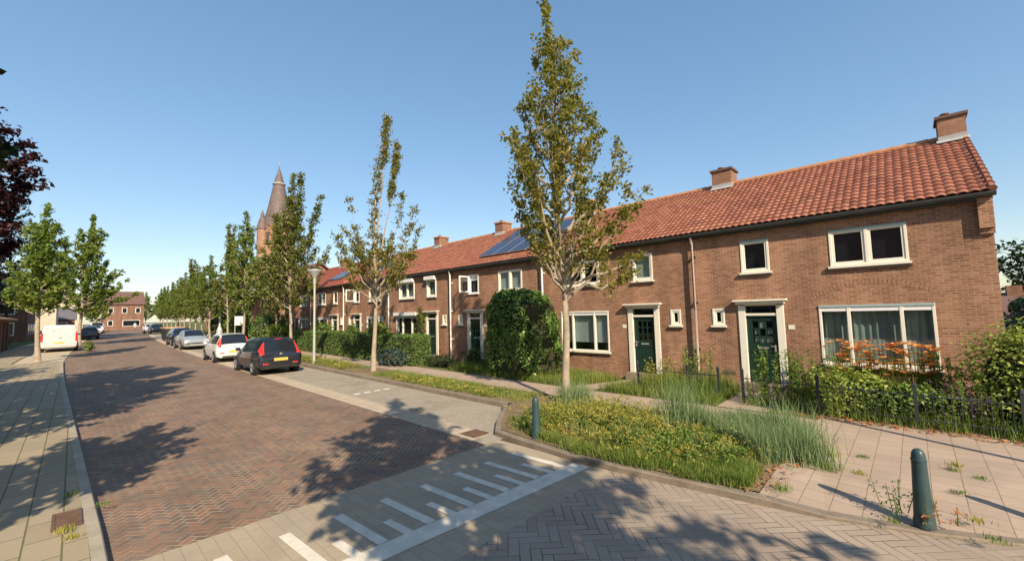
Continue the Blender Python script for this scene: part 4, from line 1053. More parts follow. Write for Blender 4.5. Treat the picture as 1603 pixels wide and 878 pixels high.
shrub('shrub', 'dark hedge bush beside the gable on the far right', 'shrub', (3.9,27,.1), (1.3,2.5,2.6), 1600, .2, 'lf_dark', 22)
shrub('shrub', 'green bush at the foot of the gable corner', 'shrub', (2.4,18,.1), (.6,1.0,1.2), 900, .12, 'herb', 24)
shrub('shrub', 'wide dark green garden bush behind the far row of trees', 'shrub', (-56,13.2,hz(-56)), (4.5,1.4,3.4), 2500, .28, 'lf_hedge', 25)
shrub('shrub', 'second dark garden bush farther along behind the tree row', 'shrub', (-68,14.5,hz(-68)), (5,1.5,3.8), 2500, .32, 'lf_dark', 26)
shrub('shrub', 'small green weed bush at the kerb beside the silver van', 'shrub', (-47.6,.9,hz(-47)-.1), (.5,.3,.8), 300, .12, 'lf_green', 27)

# ---- grass and groundcover
def blades(name, sampler, n, h, w, mat, seed, lean=.35, parent=None, hv=.5, kind='stuff', zf=None):
    rng = np.random.default_rng(seed)
    P = sampler(rng, n); n = len(P)
    hh = h*(1-hv+hv*2*rng.random(n))*(P[:,2] if P.shape[1]>2 else 1)
    a = rng.random(n)*2*PI; l = lean*hh*np.abs(rng.normal(size=n)); b = rng.random(n)*2*PI
    dx,dy = np.cos(b)*l, np.sin(b)*l; wx,wy = np.cos(a)*w*.5, np.sin(a)*w*.5
    zb = np.array([gz(x) for x in P[:,0]])+.11 if zf is None else zf(P)
    Bs = np.stack([P[:,0],P[:,1],zb],1)
    w3 = np.stack([wx,wy,np.zeros(n)],1)
    mid = Bs+np.stack([dx*.35,dy*.35,hh*.6],1); tip = Bs+np.stack([dx,dy,hh],1)
    V = np.stack([Bs-w3, Bs+w3, mid+w3*.75, tip, mid-w3*.75],1).reshape(-1,3)
    o = np_obj(name, V, 5, mat, parent, tri=[(0,1,2),(0,2,4),(4,2,3)])
    if kind: o['kind'] = kind
    return o
def poly_sampler(poly, scale=None, clump=0, cn=40, cr=.2):
    P = np.array(poly)
    def inside(q):
        c = np.zeros(len(q),bool); j = len(P)-1
        for i in range(len(P)):
            cond = ((P[i,1]>q[:,1])!=(P[j,1]>q[:,1])) & (q[:,0] < (P[j,0]-P[i,0])*(q[:,1]-P[i,1])/(P[j,1]-P[i,1]+1e-9)+P[i,0])
            c ^= cond; j = i
        return c
    def f(rng, n):
        out = []; lo, hi = P.min(0), P.max(0); k = 0
        if clump:
            cc = lo+(hi-lo)*rng.random((cn*4,2)); cc = cc[inside(cc)][:cn]
        while k < n:
            if clump:
                q = cc[rng.integers(0,len(cc),n)]+rng.normal(size=(n,2))*cr
            else: q = lo+(hi-lo)*rng.random((n,2))
            q = q[inside(q)]; out.append(q); k += len(q)
        return np.concatenate(out)[:n]
    return f
bed = [(-6.9,8.9),(-6.6,6.6),(-6.1,6.2),(-4.2,6.0),(-3.2,6.07),(-1.75,6.2),(-1.7,7.6),(-1.45,8.6),(-1.7,9.3),(-4,9.4)]
bedlow = [(-6.3,7.6),(-6.2,6.5),(-5.6,6.3),(-4.2,6.25),(-3.0,6.3),(-2.2,6.6),(-2.0,7.2),(-2.6,7.9),(-3.4,8.4),(-5.2,8.6)]
front = [(-5.6,6.12),(-4.2,5.98),(-3.2,6.06),(-1.75,6.2),(-1.7,7.0),(-2.5,6.9),(-3.2,6.4),(-5,6.3)]
bluep = [(-3.0,8.4),(-2.3,7.9),(-1.75,7.2),(-1.6,7.3),(-1.35,8.6),(-1.6,9.35),(-3.9,9.4),(-4.0,8.9)]
blades('bed_grass', poly_sampler(bed, clump=1, cn=60, cr=.3), 9000, .15, .008, MT['gr_green'], 1, .5)
blades('bed_edge_grass', poly_sampler(front, clump=1, cn=55, cr=.14), 6500, .14, .008, MT['gr_green'], 2, .5)
blades('blue_grass', poly_sampler(bluep, clump=1, cn=40, cr=.16), 8000, .32, .0075, MT['gr_blue'], 3, .32)
blades('blue_grass', poly_sampler([(-6.9,8.4),(-6.0,8.5),(-5.6,9.2),(-6.9,9.3)], clump=1, cn=9, cr=.16), 900, .42, .013, MT['gr_blue'], 4, .3)
def plume(label, x, y, h, n, seed, r=.16, mat='gr_blue', name='grass_clump', lean=.4, w=.0085, group=None):
    rng = np.random.default_rng(seed); o = empty(name, (x,y,gz(x)+.11), label, 'grass clump', group)
    blades('foliage', lambda g_,k: np.stack([x+g_.normal(size=k)*r, y+g_.normal(size=k)*r],1), n, h, w, MT[mat], seed, lean, parent=o, kind=None)
    return o
plume('tallest blue green grass clump at the back of the bed', -3.55,8.45,.72,520,90,.22)
plume('spiky blue green grass clump on the pavement edge right of the bed', -1.3,7.75,.46,420,91,.17)
plume('loose blue green grass clump at the back right corner of the bed', -1.75,8.85,.55,420,92,.25)
plume('blue green grass tuft around the maple trunk', -6.35,8.45,.5,220,93,.14)
blades('scattered_blue_grass', poly_sampler(bedlow, clump=1, cn=26, cr=.09), 1300, .26, .007, MT['gr_blue'], 57, .4)
# feathery yellow-green groundcover: arching sprays
def sprays(name, sampler, n, L, mat, seed, lw=.035, h0=.12, per=13, parent=None, kind='stuff'):
    rng = np.random.default_rng(seed); P = sampler(rng,n); V=[]
    a = rng.random(n)*2*PI; ll = L*(.5+rng.random(n)); hh = h0*(.4+1.2*rng.random(n))
    for t in np.linspace(.1,1,per):
        c = np.stack([P[:,0]+np.cos(a)*ll*t*.8, P[:,1]+np.sin(a)*ll*t*.8, np.array([gz(x) for x in P[:,0]])+.11+hh*np.sin(t*2.2)*1.2+.02],1)
        for sgn in (-1,1):
            q = c+np.stack([-np.sin(a)*sgn*lw*(1.2-t),np.cos(a)*sgn*lw*(1.2-t),np.full(n,.008)],1)
            V.append(leaves(q+rng.normal(size=(n,3))*.012, lw*2.0, rng, .5, asp=.3))
    o = np_obj(name, np.concatenate(V), 4, mat, parent)
    if kind: o['kind'] = kind
    return o
sprays('groundcover', poly_sampler(bedlow, clump=1, cn=30, cr=.22), 820, .46, MT['gr_yel'], 5, h0=.10, lw=.022, per=17)
sprays('tall_groundcover', poly_sampler(bedlow, clump=1, cn=13, cr=.20), 520, .5, MT['gr_yel'], 55, h0=.26, lw=.020, per=18)
blades('spilling_grass', poly_sampler([(-5.6,5.98),(-4.2,5.84),(-3.2,5.92),(-1.7,6.06),(-1.7,6.5),(-3.2,6.3),(-5.4,6.3)], clump=1, cn=40, cr=.1), 3500, .13, .008, MT['gr_green'], 56, .8)
sprays('dark_groundcover', poly_sampler(bedlow, clump=1, cn=22, cr=.2), 520, .3, MT['herb'], 6, h0=.14)
verge = [(-7.7,8.1),(-7.7,9.35),(-15.5,9.35),(-15.5,8.1)]
blades('verge_grass', poly_sampler(verge, clump=1, cn=60, cr=.3), 9000, .12, .009, MT['gr_green'], 7, .5)
sprays('verge_groundcover', poly_sampler([(-8.4,8.15),(-8.4,8.9),(-14.6,8.9),(-14.6,8.15)], clump=1, cn=14, cr=.35), 120, .3, MT['gr_yel'], 8, h0=.08)
blades('far_verge_grass', poly_sampler([(-17.2,8.1),(-17.2,9.3),(-34,9.5),(-34,8.2)], clump=1, cn=60, cr=.35), 4500, .17, .012, MT['gr_green'], 9, .55)
sprays('far_verge_groundcover', poly_sampler([(-18,8.2),(-18,9.1),(-31,9.1),(-31,8.2)], clump=1, cn=14, cr=.3), 160, .35, MT['gr_yel'], 88, h0=.14, lw=.04)
gard2 = [(-9.6,10.7),(-7.9,10.7),(-6.9,13.0),(-9.6,13.0)]
blades('garden_grass', poly_sampler([(-14,10.75),(-7.9,10.7),(-7.2,12.6),(-9.4,12.9),(-12,12.9),(-14,12)]), 14000, .26, .010, MT['gr_green'], 10, .45)
blades('garden_grass', poly_sampler([(-6.9,10.7),(-3.6,10.7),(-3.6,13.0),(-5.9,13.0)]), 8000, .24, .010, MT['gr_green'], 11, .45)
blades('tall_garden_grass', poly_sampler([(-5.9,10.9),(-3.7,10.9),(-3.7,12.8),(-5.4,12.8)], clump=1, cn=16, cr=.2), 1500, .52, .011, MT['gr_green'], 12, .3)
blades('garden_grass', poly_sampler([(-2.4,11.1),(2.4,11.1),(2.4,12.9),(-2.4,12.9)]), 6000, .26, .011, MT['gr_green'], 13, .4)
blades('railing_weeds', poly_sampler([(-3.2,11.0),(2.3,10.75),(2.3,11.2),(-3.2,11.4)], clump=1, cn=40, cr=.12), 900, .22, .009, MT['gr_green'], 14, .5)
# upright weeds
def weed(label, x, y, h, n, seed, mat='herb', name='tall_weed', leaf=.10, r=.06, group=None):
    rng = np.random.default_rng(seed); o = empty(name, (x,y,gz(x)+.11), label, 'weed', group)
    m = M(); pts=[]
    for i in range(n):
        b = Vector((x+rng.normal()*r, y+rng.normal()*r, gz(x)+.11)); hh = h*(.7+.4*rng.random()); e = b+Vector((rng.normal()*.06,rng.normal()*.06,hh))
        m.tube([b,e],[.006,.003],4,caps=False)
        k = int(hh*60)
        tt = rng.random(k); q = np.array(b)+np.outer(tt,np.array(e-b)); q += rng.normal(size=(k,3))*.028
        pts.append(q)
    m.build('stem', MT['lf_green'], o); np_obj('foliage', leaves(np.concatenate(pts), leaf, rng, .2, asp=.3), 4, MT[mat], o)
    return o
weed('feathery upright weeds in front of the green door of the end house', -2.75,11.75,1.3,11,1,leaf=.085)
weed('second stand of feathery weeds right of the end house door', -2.15,11.8,1.25,18,2,r=.2,leaf=.085)
weed('pale weeds growing up against the end house brick by the railing post', -1.75,12.2,1.2,18,3,r=.2,leaf=.085)
weed('green weeds at the base of the shared downpipe', -4.75,12.5,1.15,16,4,r=.22,leaf=.085)
weed('brownish seeding weeds before the second door', -5.3,11.5,.95,14,5,'gr_yel',r=.28,leaf=.08)
for i,(x,y,h,lab) in enumerate(((-2.75,11.45,.8,'wispy green weeds rising behind the first railing panel'),(-1.35,11.4,.75,'thin weeds standing behind the second railing post'),(.75,11.5,.95,'thin green weeds above the purple flowers behind the railing'),(1.75,11.45,.9,'wispy weeds behind the railing at the right edge'),(-.55,11.35,.6,'short thin weeds poking through the middle of the railing'))):
    weed(lab,x,y,h,14,60+i,'herb_y' if i%2 else 'herb',r=.2,leaf=.07)
weed('tall thin weeds at the right of the big window', .45,12.3,1.2,7,6,r=.12)
weed('dry weeds at the foot of the nearest bollard', -.26,6.52,.30,9,7,'gr_blue',r=.10,leaf=.05)
weed('orange dry stalks right of the nearest bollard', .05,6.52,.28,6,8,'straw',r=.05,leaf=.06)
# lilies under the big window
def lilies(label, x, y, w, n, seed):
    rng = np.random.default_rng(seed); o = empty('daylily_clump', (x,y,.12), label, 'flowers', 'orange daylilies under the big window')
    P = np.stack([x+(rng.random(n)-.5)*w, y+(rng.random(n)-.5)*.35, np.full(n,.12)],1)
    blades('leaf_blades', lambda g_,k: np.stack([x+(g_.random(k)-.5)*w,y+(g_.random(k)-.5)*.4],1), 260, .75, .022, MT['gr_green'], seed, .35, parent=o, kind=None)
    m = M(); fp = []
    for p in P:
        h = .75+.72*rng.random(); t = Vector(p)+Vector((rng.normal()*.08,rng.normal()*.06,h)); m.tube([Vector(p),t],[.007,.005],4,caps=False)
        for k in range(6):
            a = 2*PI*k/6; d = np.array([math.cos(a),math.sin(a),.7]); d/=np.linalg.norm(d); s = np.cross(d,[0,0,1]); s/=np.linalg.norm(s)
            b = np.array(t); L=.08+.07*rng.random(); a += rng.normal()*.3
            fp += [b, b+d*L*.5+s*.032, b+d*L+np.array([0,0,-.03]), b+d*L*.5-s*.032]
    m.build('stem', MT['lf_green'], o); np_obj('blossoms', np.array(fp), 4, MT['fl_or'], o)
lilies('left clump of orange daylilies before the big window', -1.0,12.5,.95,95,31)
lilies('right clump of orange daylilies before the big window', -.1,12.5,.75,80,32)
def umbel(label,x,y,n,seed):
    rng = np.random.default_rng(seed); o = empty('white_flower_clump',(x,y,.12),label,'flowers'); m=M(); fp=[]
    for i in range(n):
        b=Vector((x+rng.normal()*.18,y+rng.normal()*.08,.12)); t=b+Vector((rng.normal()*.06,rng.normal()*.05,1.05+.25*rng.random())); m.tube([b,t],[.005,.004],4,caps=False)
        fp.append(np.array(t)+rng.normal(size=(16,3))*np.array([.06,.06,.012]))
    m.build('stem',MT['lf_green'],o); np_obj('blossoms',leaves(np.concatenate(fp),.035,rng,1.),4,MT['herb_y'],o)
umbel('pale flower heads at the right pane of the big window',.15,12.6,8,41)
umbel('pale flower heads at the left pane of the big window',-1.45,12.6,8,42)
# weeds in the joints, each a small tuft
tuf = [(-1.09,8.32,.16),(-1.03,7.58,.15),(-1.39,6.42,.12),(-.71,7.68,.06),(-.74,8.5,.05),(.23,8.61,.08),(.28,8.88,.07),(.48,8.44,.05),(.24,7.67,.05),(.33,6.81,.06),(.43,6.39,.06),(-.32,6.25,.05),(-7.25,.02,.09),(-7.9,.36,.05),(-8.7,.06,.07),(-7.0,.08,.05)]
tl = ['larger green weed tuft on the pavement near the bed','second green weed tuft on the pavement below the larger one','small green tuft between bed corner and bollard shadow','yellowing joint weed left of the nearest bollard, upper','tiny joint weed below the railing posts','joint weed by the long thin shadow line','upper joint weed by the long thin shadow line','tiny weed right of the long shadow','small weed in the joint beyond the nearest bollard','dry tuft right of the nearest bollard','green tuft at the dropped kerb right of the bollard','flat weed at the dropped kerb left of the bollard','green weed tuft beside the iron drain cover','low weed on the road edge by the drain cover','weed tuft along the kerb beyond the drain cover','small weed before the drain cover']
for i,((x,y,h),lab) in enumerate(zip(tuf,tl)):
    plume(lab,x,y,h*.75,70,200+i,.04 if h<.1 else .06,'herb' if i%3 else 'gr_yel','weed_tuft',.55,.007,'weeds in the paving joints')
# fallen leaves
def litter(name, sampler, n, seed, s=.05):
    rng = np.random.default_rng(seed); P = sampler(rng,n); q = np.stack([P[:,0],P[:,1],np.array([gz(x) for x in P[:,0]])+.125+rng.random(len(P))*(.02 if seed!=3 else .16)],1)
    o = np_obj(name, leaves(q,s,rng,3.), 4, MT['straw']); o['kind']='stuff'
litter('fallen_leaves', poly_sampler([(-2.6,10.8),(2.3,10.55),(2.3,11.05),(-2.6,11.3)]), 500, 1, .07)
litter('fallen_leaves', poly_sampler([(-5.6,6.05),(-3.2,6.0),(-1.4,6.1),(-1.3,8.4),(-1.65,7.4),(-1.8,6.4),(-5.5,6.35)]), 260, 2, .06)
litter('fallen_leaves', poly_sampler(bedlow), 420, 3, .10)

# ------------------------------------------------------------------ street furniture
def bollard(x,y,label):
    z = gz(x)+.1; o = empty('bollard',(x,y,z),label,'bollard','dark green bollards')
    M().lathe((x,y,z),[(.095,-.05),(.093,.02),(.086,.04),(.066,.56),(.064,.64)],20).build('post', MT['bollard'], o, smooth=40)
    M().lathe((x,y,z),[(.068,.642),(.069,.652),(.068,.664),(.063,.668),(.061,.70),(.054,.735),(.038,.762),(.015,.774)],20).build('cap', MT['bollard'], o, smooth=40)
bollard(-5.32,6.13,'dark green bollard at the kerb corner of the planting bed')
bollard(1.3,7.2,'dark green bollard farther along the dropped kerb, beyond the right edge')
bollard(-.08,6.50,'nearest dark green bollard, among weeds at the dropped kerb')
# railing
def fence(pts, label, seed):
    o = empty('garden_railing',(pts[0][0],pts[0][1],.12),label,'fence','black garden railings')
    for i,(x,y) in enumerate(pts):
        z = gz(x)+.1; p = M().box(x-.028,x+.028,y-.028,y+.028,z-.1,z+.80); p.lathe((x,y,z+.80),[(.04,0),(.04,.02),(.012,.07)],6); p.build('fence_post', MT['black'], o)
    r = M(); b = M()
    for (xa,ya),(xb,yb) in zip(pts,pts[1:]):
        z=.12
        for h in (.16,.60): r.tube([(xa,ya,z+h),(xb,yb,z+h)],.012,5)
        n=int(math.hypot(xb-xa,yb-ya)/.11)
        for i in range(1,n):
            t=i/n; x,y=xa+(xb-xa)*t,ya+(yb-ya)*t; b.tube([(x,y,z+.05),(x,y,z+.70)],.007,4)
    r.build('rail', MT['black'], o); b.build('bars', MT['black'], o)
fence([(-3.17,11.45),(-1.63,11.2),(-.1,11.02),(1.2,10.98),(2.6,10.95)],'black railing with flower bed behind it before the end house',1)
fence([(-6.0,11.55),(-4.55,11.55),(-3.75,11.5)],'short black railing in long grass before the second house',2)
# lamp post
z=gz(-21.6)+.1; o=empty('street_lamp',(-21.6,8.3,z),'grey street lamp with a flat bowl shaped head on the verge','street lamp')
M().tube([(-21.6,8.3,z-.1),(-21.6,8.3,z+1.2),(-21.6,8.3,z+4.2)],[.075,.06,.05],12).build('pole',MT['galv'],o,smooth=60)
lh=M().lathe((-21.6,8.3,z),[(.07,3.95),(.075,4.22),(.11,4.3),(.34,4.58),(.36,4.62),(.33,4.66),(.05,4.72)],20).build('lamp_head',MT['galv'],o,smooth=40)
c=copy_tree(o); c.location=(3.3,8.6,.11); c['label']='grey street lamp at the side street corner right of the pavement'; c['group']='street lamps'; o['group']='street lamps'
# mast with base in the far verge
z=gz(-50)+.1; o=empty('utility_mast',(-56.0,11.3,z),'slim grey mast with a widened foot beyond the silver car','mast')
M().tube([(-56,11.3,z),(-56,11.3,z+1.0),(-56,11.3,z+1.4),(-56,11.3,z+5.5)],[.42,.28,.12,.08],8).build('pole',MT['galv'],o)
M().box(-56.3,-55.7,11.0,11.6,z-.1,z+.12).build('foot',MT['kerb'],o)
# white notice board
z=gz(-42)+.1; o=empty('notice_board',(-46.5,10.9,z),'blank white notice board on two posts between the street trees','sign')
M().box(-46.53,-46.5,10.55,11.25,z+1.6,z+2.45).build('panel',MT['paper'],o)
for y in (10.6,11.2): M().box(-46.59,-46.531,y-.03,y+.03,z-.1,z+2.4).build('post',MT['galv'],o)
# terracotta bowl seen between the far trees
z=gz(-38)+.1; o=empty('plant_pot',(-37.5,11.4,z),'terracotta bowl on a stand behind the white car','pot')
M().lathe((-37.5,11.4,z),[(.1,0),(.1,1.2),(.16,1.25),(.5,1.5),(.62,1.75),(.55,1.76)],14).build('bowl',MT['terracotta'],o,smooth=40)
# drain covers
def drain(x,y,lab,rz,w=.48,d=.30,zz=.004,lift=0.):
    o=empty('drain_cover',(x,y,lift),lab,'drain cover',None,rz,world=False)
    f=M(); f.box(-w/2,w/2,-d/2,-d/2+.03,0,.012); f.box(-w/2,w/2,d/2-.03,d/2,0,.012); f.box(-w/2,-w/2+.03,-d/2+.03,d/2-.03,0,.012); f.box(w/2-.03,w/2,-d/2+.03,d/2-.03,0,.012)
    f.build('frame',MT['iron'],o); g_=M()
    for i in range(9): x_=-w/2+.05+i*(w-.1)/8; g_.box(x_-.014,x_+.014,-d/2+.03,d/2-.03,.001,.010)
    g_.build('grate',MT['iron'],o); M().box(-w/2+.01,w/2-.01,-d/2+.01,d/2-.01,-.001,.0005).build('drain_shade',MT['dark'],o)  # flat dark plate paints the shade below the bars
drain(-7.68,.03,'rusty iron drain grate in the left pavement edge',0,.62,.26,lift=.108)
drain(-6.75,5.83,'brown iron drain cover at the end of the pale gutter strip',0,.45,.42,lift=.006)
# black skip with pale lid
x0,x1=-61.0,-57.4; y0_,y1_=6.75,8.35; z=gz(-59)
o=empty('skip_container',((x0+x1)/2,7.55,z),'black rubbish skip with a pale load on the parking strip','skip')
M().add([(x0+.3,y0_+.15,z+.1),(x1-.25,y0_+.15,z+.1),(x1-.25,y1_-.15,z+.1),(x0+.3,y1_-.15,z+.1),(x0,y0_,z+1.35),(x1,y0_,z+1.35),(x1,y1_,z+1.35),(x0,y1_,z+1.35)],[(0,3,2,1),(0,1,5,4),(1,2,6,5),(2,3,7,6),(3,0,4,7),(4,5,6,7)]).build('bin_body',MT['black'],o)
M().box(x0-.04,x1+.04,y0_-.04,y1_+.04,z+1.352,z+1.5).build('load',MT['wood'],o)
M().box(x0+.3,x0+.6,y0_+.2,y1_-.2,z,z+.1).box(x1-.6,x1-.3,y0_+.2,y1_-.2,z,z+.1).build('skid',MT['black'],o)

# ------------------------------------------------------------------ cars
def car(label, loc, rz, paint, st, glass, L, Wd, wheels, wr, lights, group='cars parked along the street', name='parked_car', cat='car', scale=1.05, plate_r=None, plate_f=None, extras=None, doors=None):
    """st: stations (x, zbot, zbelt, zroof, wlow, wbelt, wroof), x=0 rear, x=L nose"""
    root=empty(name,loc,label,cat,group,rz,world=False); root.scale=(scale,)*3
    rings=[]
    for (x,zb_,zs,zr,wl,wb,wf) in st:
        half=[(0,zb_),(wl*.82,zb_),(wl*.97,zb_+.07),(wl,zb_+.2),(wl+.012,zb_+(zs-zb_)*.62),(wb,zs),(wb-.02,zs+min(.03,(zr-zs)*.2)),(wf+.015,zs+(zr-zs)*.84),(wf*.93,zr-.018),(wf*.55,zr+.004),(0,zr+.012)]
        rings.append([(x,y,z) for y,z in half]+[(x,-y,z) for y,z in half[-2:0:-1]])
    n=len(rings[0]); V=[p for r in rings for p in r]
    F=[]
    for i in range(len(rings)-1):
        for j in range(n): F.append((i*n+j,(i+1)*n+j,(i+1)*n+(j+1)%n,i*n+(j+1)%n))
    F.append(tuple(range(n))); F.append(tuple((len(rings)-1)*n+j for j in reversed(range(n))))
    body=M().add(V,F).build('body',paint,root,smooth=32)
    def panel(nm,i0,i1,js,mat,off=.006,inset=.0):
        m=M()
        for i in range(i0,i1):
            for j in js:
                q=[Vector(V[k]) for k in (i*n+j,(i+1)*n+j,(i+1)*n+(j+1)%n,i*n+(j+1)%n)]
                c=sum(q,Vector())/4; nn=(q[2]-q[0]).cross(q[3]-q[1])
                if nn.length<1e-7: continue
                nn.normalize()
                if nn.dot(c-Vector((c.x,0,.75)))<0: nn=-nn
                m.add([p+nn*off+(c-p)*inset for p in q],[(0,1,2,3)])
        return m.build(nm,mat,root,smooth=40)
    for nm,i0,i1,kind in glass:
        if kind=='side':
            panel(nm,i0,i1,[6],MT['car_glass'],.006,.05); panel(nm,i0,i1,[n-7],MT['car_glass'],.006,.05)
        else: panel(nm,i0,i1,[8,9,10,11],MT['car_glass'],.007,.0)
    if doors:
        for (i0,i1) in doors:
            panel('door',i0,i1,[3,4],paint,.007,.012); panel('door',i0,i1,[n-4,n-5],paint,.007,.012)
    for wx in wheels:
        for sg in (1,-1):
            y=sg*(max(s[4] for s in st)+.004)
            w=empty('wheel',(wx,y,wr),None,None,None,0,world=False); w.parent=root
            M().lathe((0,-sg*.20,0),[(wr+.055,0.),(wr+.055,.207*sg)] if sg>0 else [(wr+.055,0.),(wr+.055,-.207)],24,'y').build('well_shade_disc',MT['rubber'],w)  # dark disc paints the shade of the wheel well
            M().lathe((0,0,0),[(wr*.62,-.17*sg),(wr*.97,-.17*sg),(wr,-.12*sg),(wr,.0),(wr*.96,.022*sg),(wr*.62,.026*sg)],24,'y').build('tyre',MT['rubber'],w,smooth=40)
            rm=M().lathe((0,0,0),[(wr*.66,.0),(wr*.66,.030*sg),(wr*.58,.032*sg),(wr*.55,.015*sg),(.01,.02*sg)],20,'y')
            for k in range(6):
                a=2*PI*k/6; c,s_=math.cos(a),math.sin(a)
                rm.tube([(c*.05,.03*sg,s_*.05),(c*wr*.6,.032*sg,s_*wr*.6)],.022,4)
            rm.build('rim',MT['rim'],w,smooth=40)
    for nm,mat,bx in lights:
        if mat=='PANEL':
            panel(nm,bx[0],bx[1],[6,7],MT['red'],.012,.02); panel(nm,bx[0],bx[1],[n-7,n-8],MT['red'],.012,.02); continue
        for sg in (1,-1):
            x0,x1,ya,yb,z0,z1=bx; M().box(x0,x1,min(sg*ya,sg*yb),max(sg*ya,sg*yb),z0,z1).build(nm,MT[mat],root,bevel=.02)
    if plate_r: x,z=plate_r; M().box(x-.012,x,-.26,.26,z,z+.115).build('number_plate',MT['plate'],root)
    if plate_f: x,z=plate_f; M().box(x,x+.012,-.26,.26,z,z+.115).build('number_plate',MT['plate'],root)
    wd=max(s[4] for s in st)
    for sg in (1,-1):
        x=extras['mirror'][0]; z=extras['mirror'][1]
        M().lathe((x,sg*(wd+.06),z),[(.02,-.07),(.09,-.05),(.1,.0),(.09,.05),(.02,.07)],10).build('side_mirror',paint,root,smooth=50)
    for nm,mat,b in extras.get('boxes',[]): M().box(*b).build(nm,MT[mat],root,bevel=.012)
    return root
HATCH=[(0.0,.36,.62,.66,.70,.70,.62),(.03,.26,.78,.84,.78,.76,.66),(.07,.24,.90,.96,.82,.79,.66),(.30,.24,.93,1.34,.83,.80,.60),(.44,.24,.93,1.44,.835,.80,.58),(.9,.22,.92,1.485,.84,.80,.575),(1.5,.21,.90,1.495,.84,.80,.575),(2.1,.21,.89,1.47,.84,.80,.575),(2.55,.22,.89,1.38,.84,.79,.58),(3.05,.22,.91,.99,.835,.77,.66),(3.5,.23,.84,.90,.82,.74,.62),(3.85,.24,.70,.76,.78,.66,.55),(4.0,.30,.55,.58,.66,.55,.45)]
HG=[('rear_window',2,4,'top'),('side_window',4,6,'side'),('side_window',6,8,'side'),('windscreen',8,9,'top')]
hat_l=[('tail_light','PANEL',(1,3)),('fog_light','red',(-.012,.03,.45,.66,.42,.48)),('headlight','lens',(3.62,3.84,.46,.70,.62,.76))]
ex={'mirror':(2.72,.98),'boxes':[('rear_bumper','rubber',(-.02,.05,-.60,.60,.28,.38)),('brake_light','red',(.37,.44,-.13,.13,1.415,1.445)),('badge','rim',(.005,.02,-.045,.045,.80,.87)),('door_handle','rim',(1.95,2.1,.845,.862,.80,.83))]}
car('dark blue black hatchback with tall red tail lights, nearest of the parked cars',(-19.95,6.28,gz(-21)),PI,MT['car_navy'],HATCH,HG,4.0,1.68,(.72,3.22),.30,hat_l,plate_r=(-.002,.56),extras=ex,doors=[(5,8)])
SMALL=[(x*.87,zb_,zs,zr-.01,wl*.97,wb*.97,wf*.98) for (x,zb_,zs,zr,wl,wb,wf) in HATCH]
sl=[('tail_light','PANEL',(1,3)),('reflector','red',(-.012,.03,.45,.68,.46,.52)),('headlight','lens',(3.15,3.34,.46,.68,.62,.76))]
exs={'mirror':(2.36,.98),'boxes':[('rear_bumper','rubber',(-.02,.05,-.55,.55,.27,.34)),('badge','rim',(.0,.015,-.04,.04,.74,.80))]}
car('small white hatchback with a big dark rear window, behind the dark one',(-27.6,6.3,gz(-29)),PI,MT['car_white'],SMALL,HG,3.5,1.62,(.62,2.85),.28,sl,plate_r=(-.002,.50),extras=exs,doors=[(5,8)])
SEDAN=[(0.0,.34,.66,.74,.72,.70,.6),(.08,.25,.84,.92,.80,.76,.66),(.5,.23,.90,.99,.84,.78,.66),(.95,.22,.91,1.05,.85,.79,.64),(1.45,.22,.91,1.36,.86,.79,.58),(2.0,.21,.90,1.42,.86,.79,.56),(2.6,.21,.89,1.39,.86,.79,.56),(3.3,.22,.88,.97,.86,.78,.66),(3.9,.23,.80,.86,.84,.74,.62),(4.3,.24,.66,.70,.79,.66,.55),(4.42,.30,.52,.55,.68,.56,.45)]
SG=[('rear_window',3,4,'top'),('side_window',4,5,'side'),('side_window',5,6,'side'),('windscreen',6,7,'top')]
sel=[('tail_light','red',(-.005,.14,.5,.76,.68,.84)),('headlight','lens',(4.08,4.33,.42,.74,.56,.70)),('fog_light','lens',(4.36,4.42,.42,.6,.34,.42))]
exd={'mirror':(2.95,.95),'boxes':[('grille','rubber',(4.36,4.44,-.3,.3,.44,.52))]}
car('silver saloon facing the camera, third in the parked row',(-45.2,6.75,gz(-43)),0,MT['car_silver'],SEDAN,SG,4.42,1.72,(.85,3.45),.30,sel,plate_f=(4.40,.36),extras=exd,doors=[(4,6)])
car('dark car parked close behind the silver saloon',(-51.2,6.95,gz(-49)),0,MT['car_black'],HATCH,HG,4,1.68,(.72,3.22),.30,hat_l,extras=ex)
fc=[('black hatchback facing the camera in the far row',(-89.5,9.2),'car_black',0,HATCH,HG,hat_l,ex),('white car half hidden behind the far black hatchback',(-97.5,9.2),'car_white',0,HATCH,HG,hat_l,ex),('dark blue car far along the right kerb',(-106,10.3),'car_blue',0,SEDAN,SG,sel,exd),('black car last in the right hand row',(-117,11.2),'car_black',0,SEDAN,SG,sel,exd),
    ('dark blue car parked beyond the silver van',(-75.2,1.45),'car_blue',PI,HATCH,HG,hat_l,ex),('silver car beyond the dark blue one on the left',(-100,2.0),'car_silver',0,HATCH,HG,hat_l,ex),('white saloon far on the left kerb',(-112,2.9),'car_white',0,SEDAN,SG,sel,exd),('black far car across the street end',(-165,7.6),'car_black',R(60),SEDAN,SG,sel,exd)]
for lab,(x,y),pm,rz,st_,gl_,li_,ex_ in fc:
    car(lab,(x,y,gz(x)),rz,MT[pm],st_,gl_,4,1.7,(.75,3.25),.30,li_,extras=ex_)
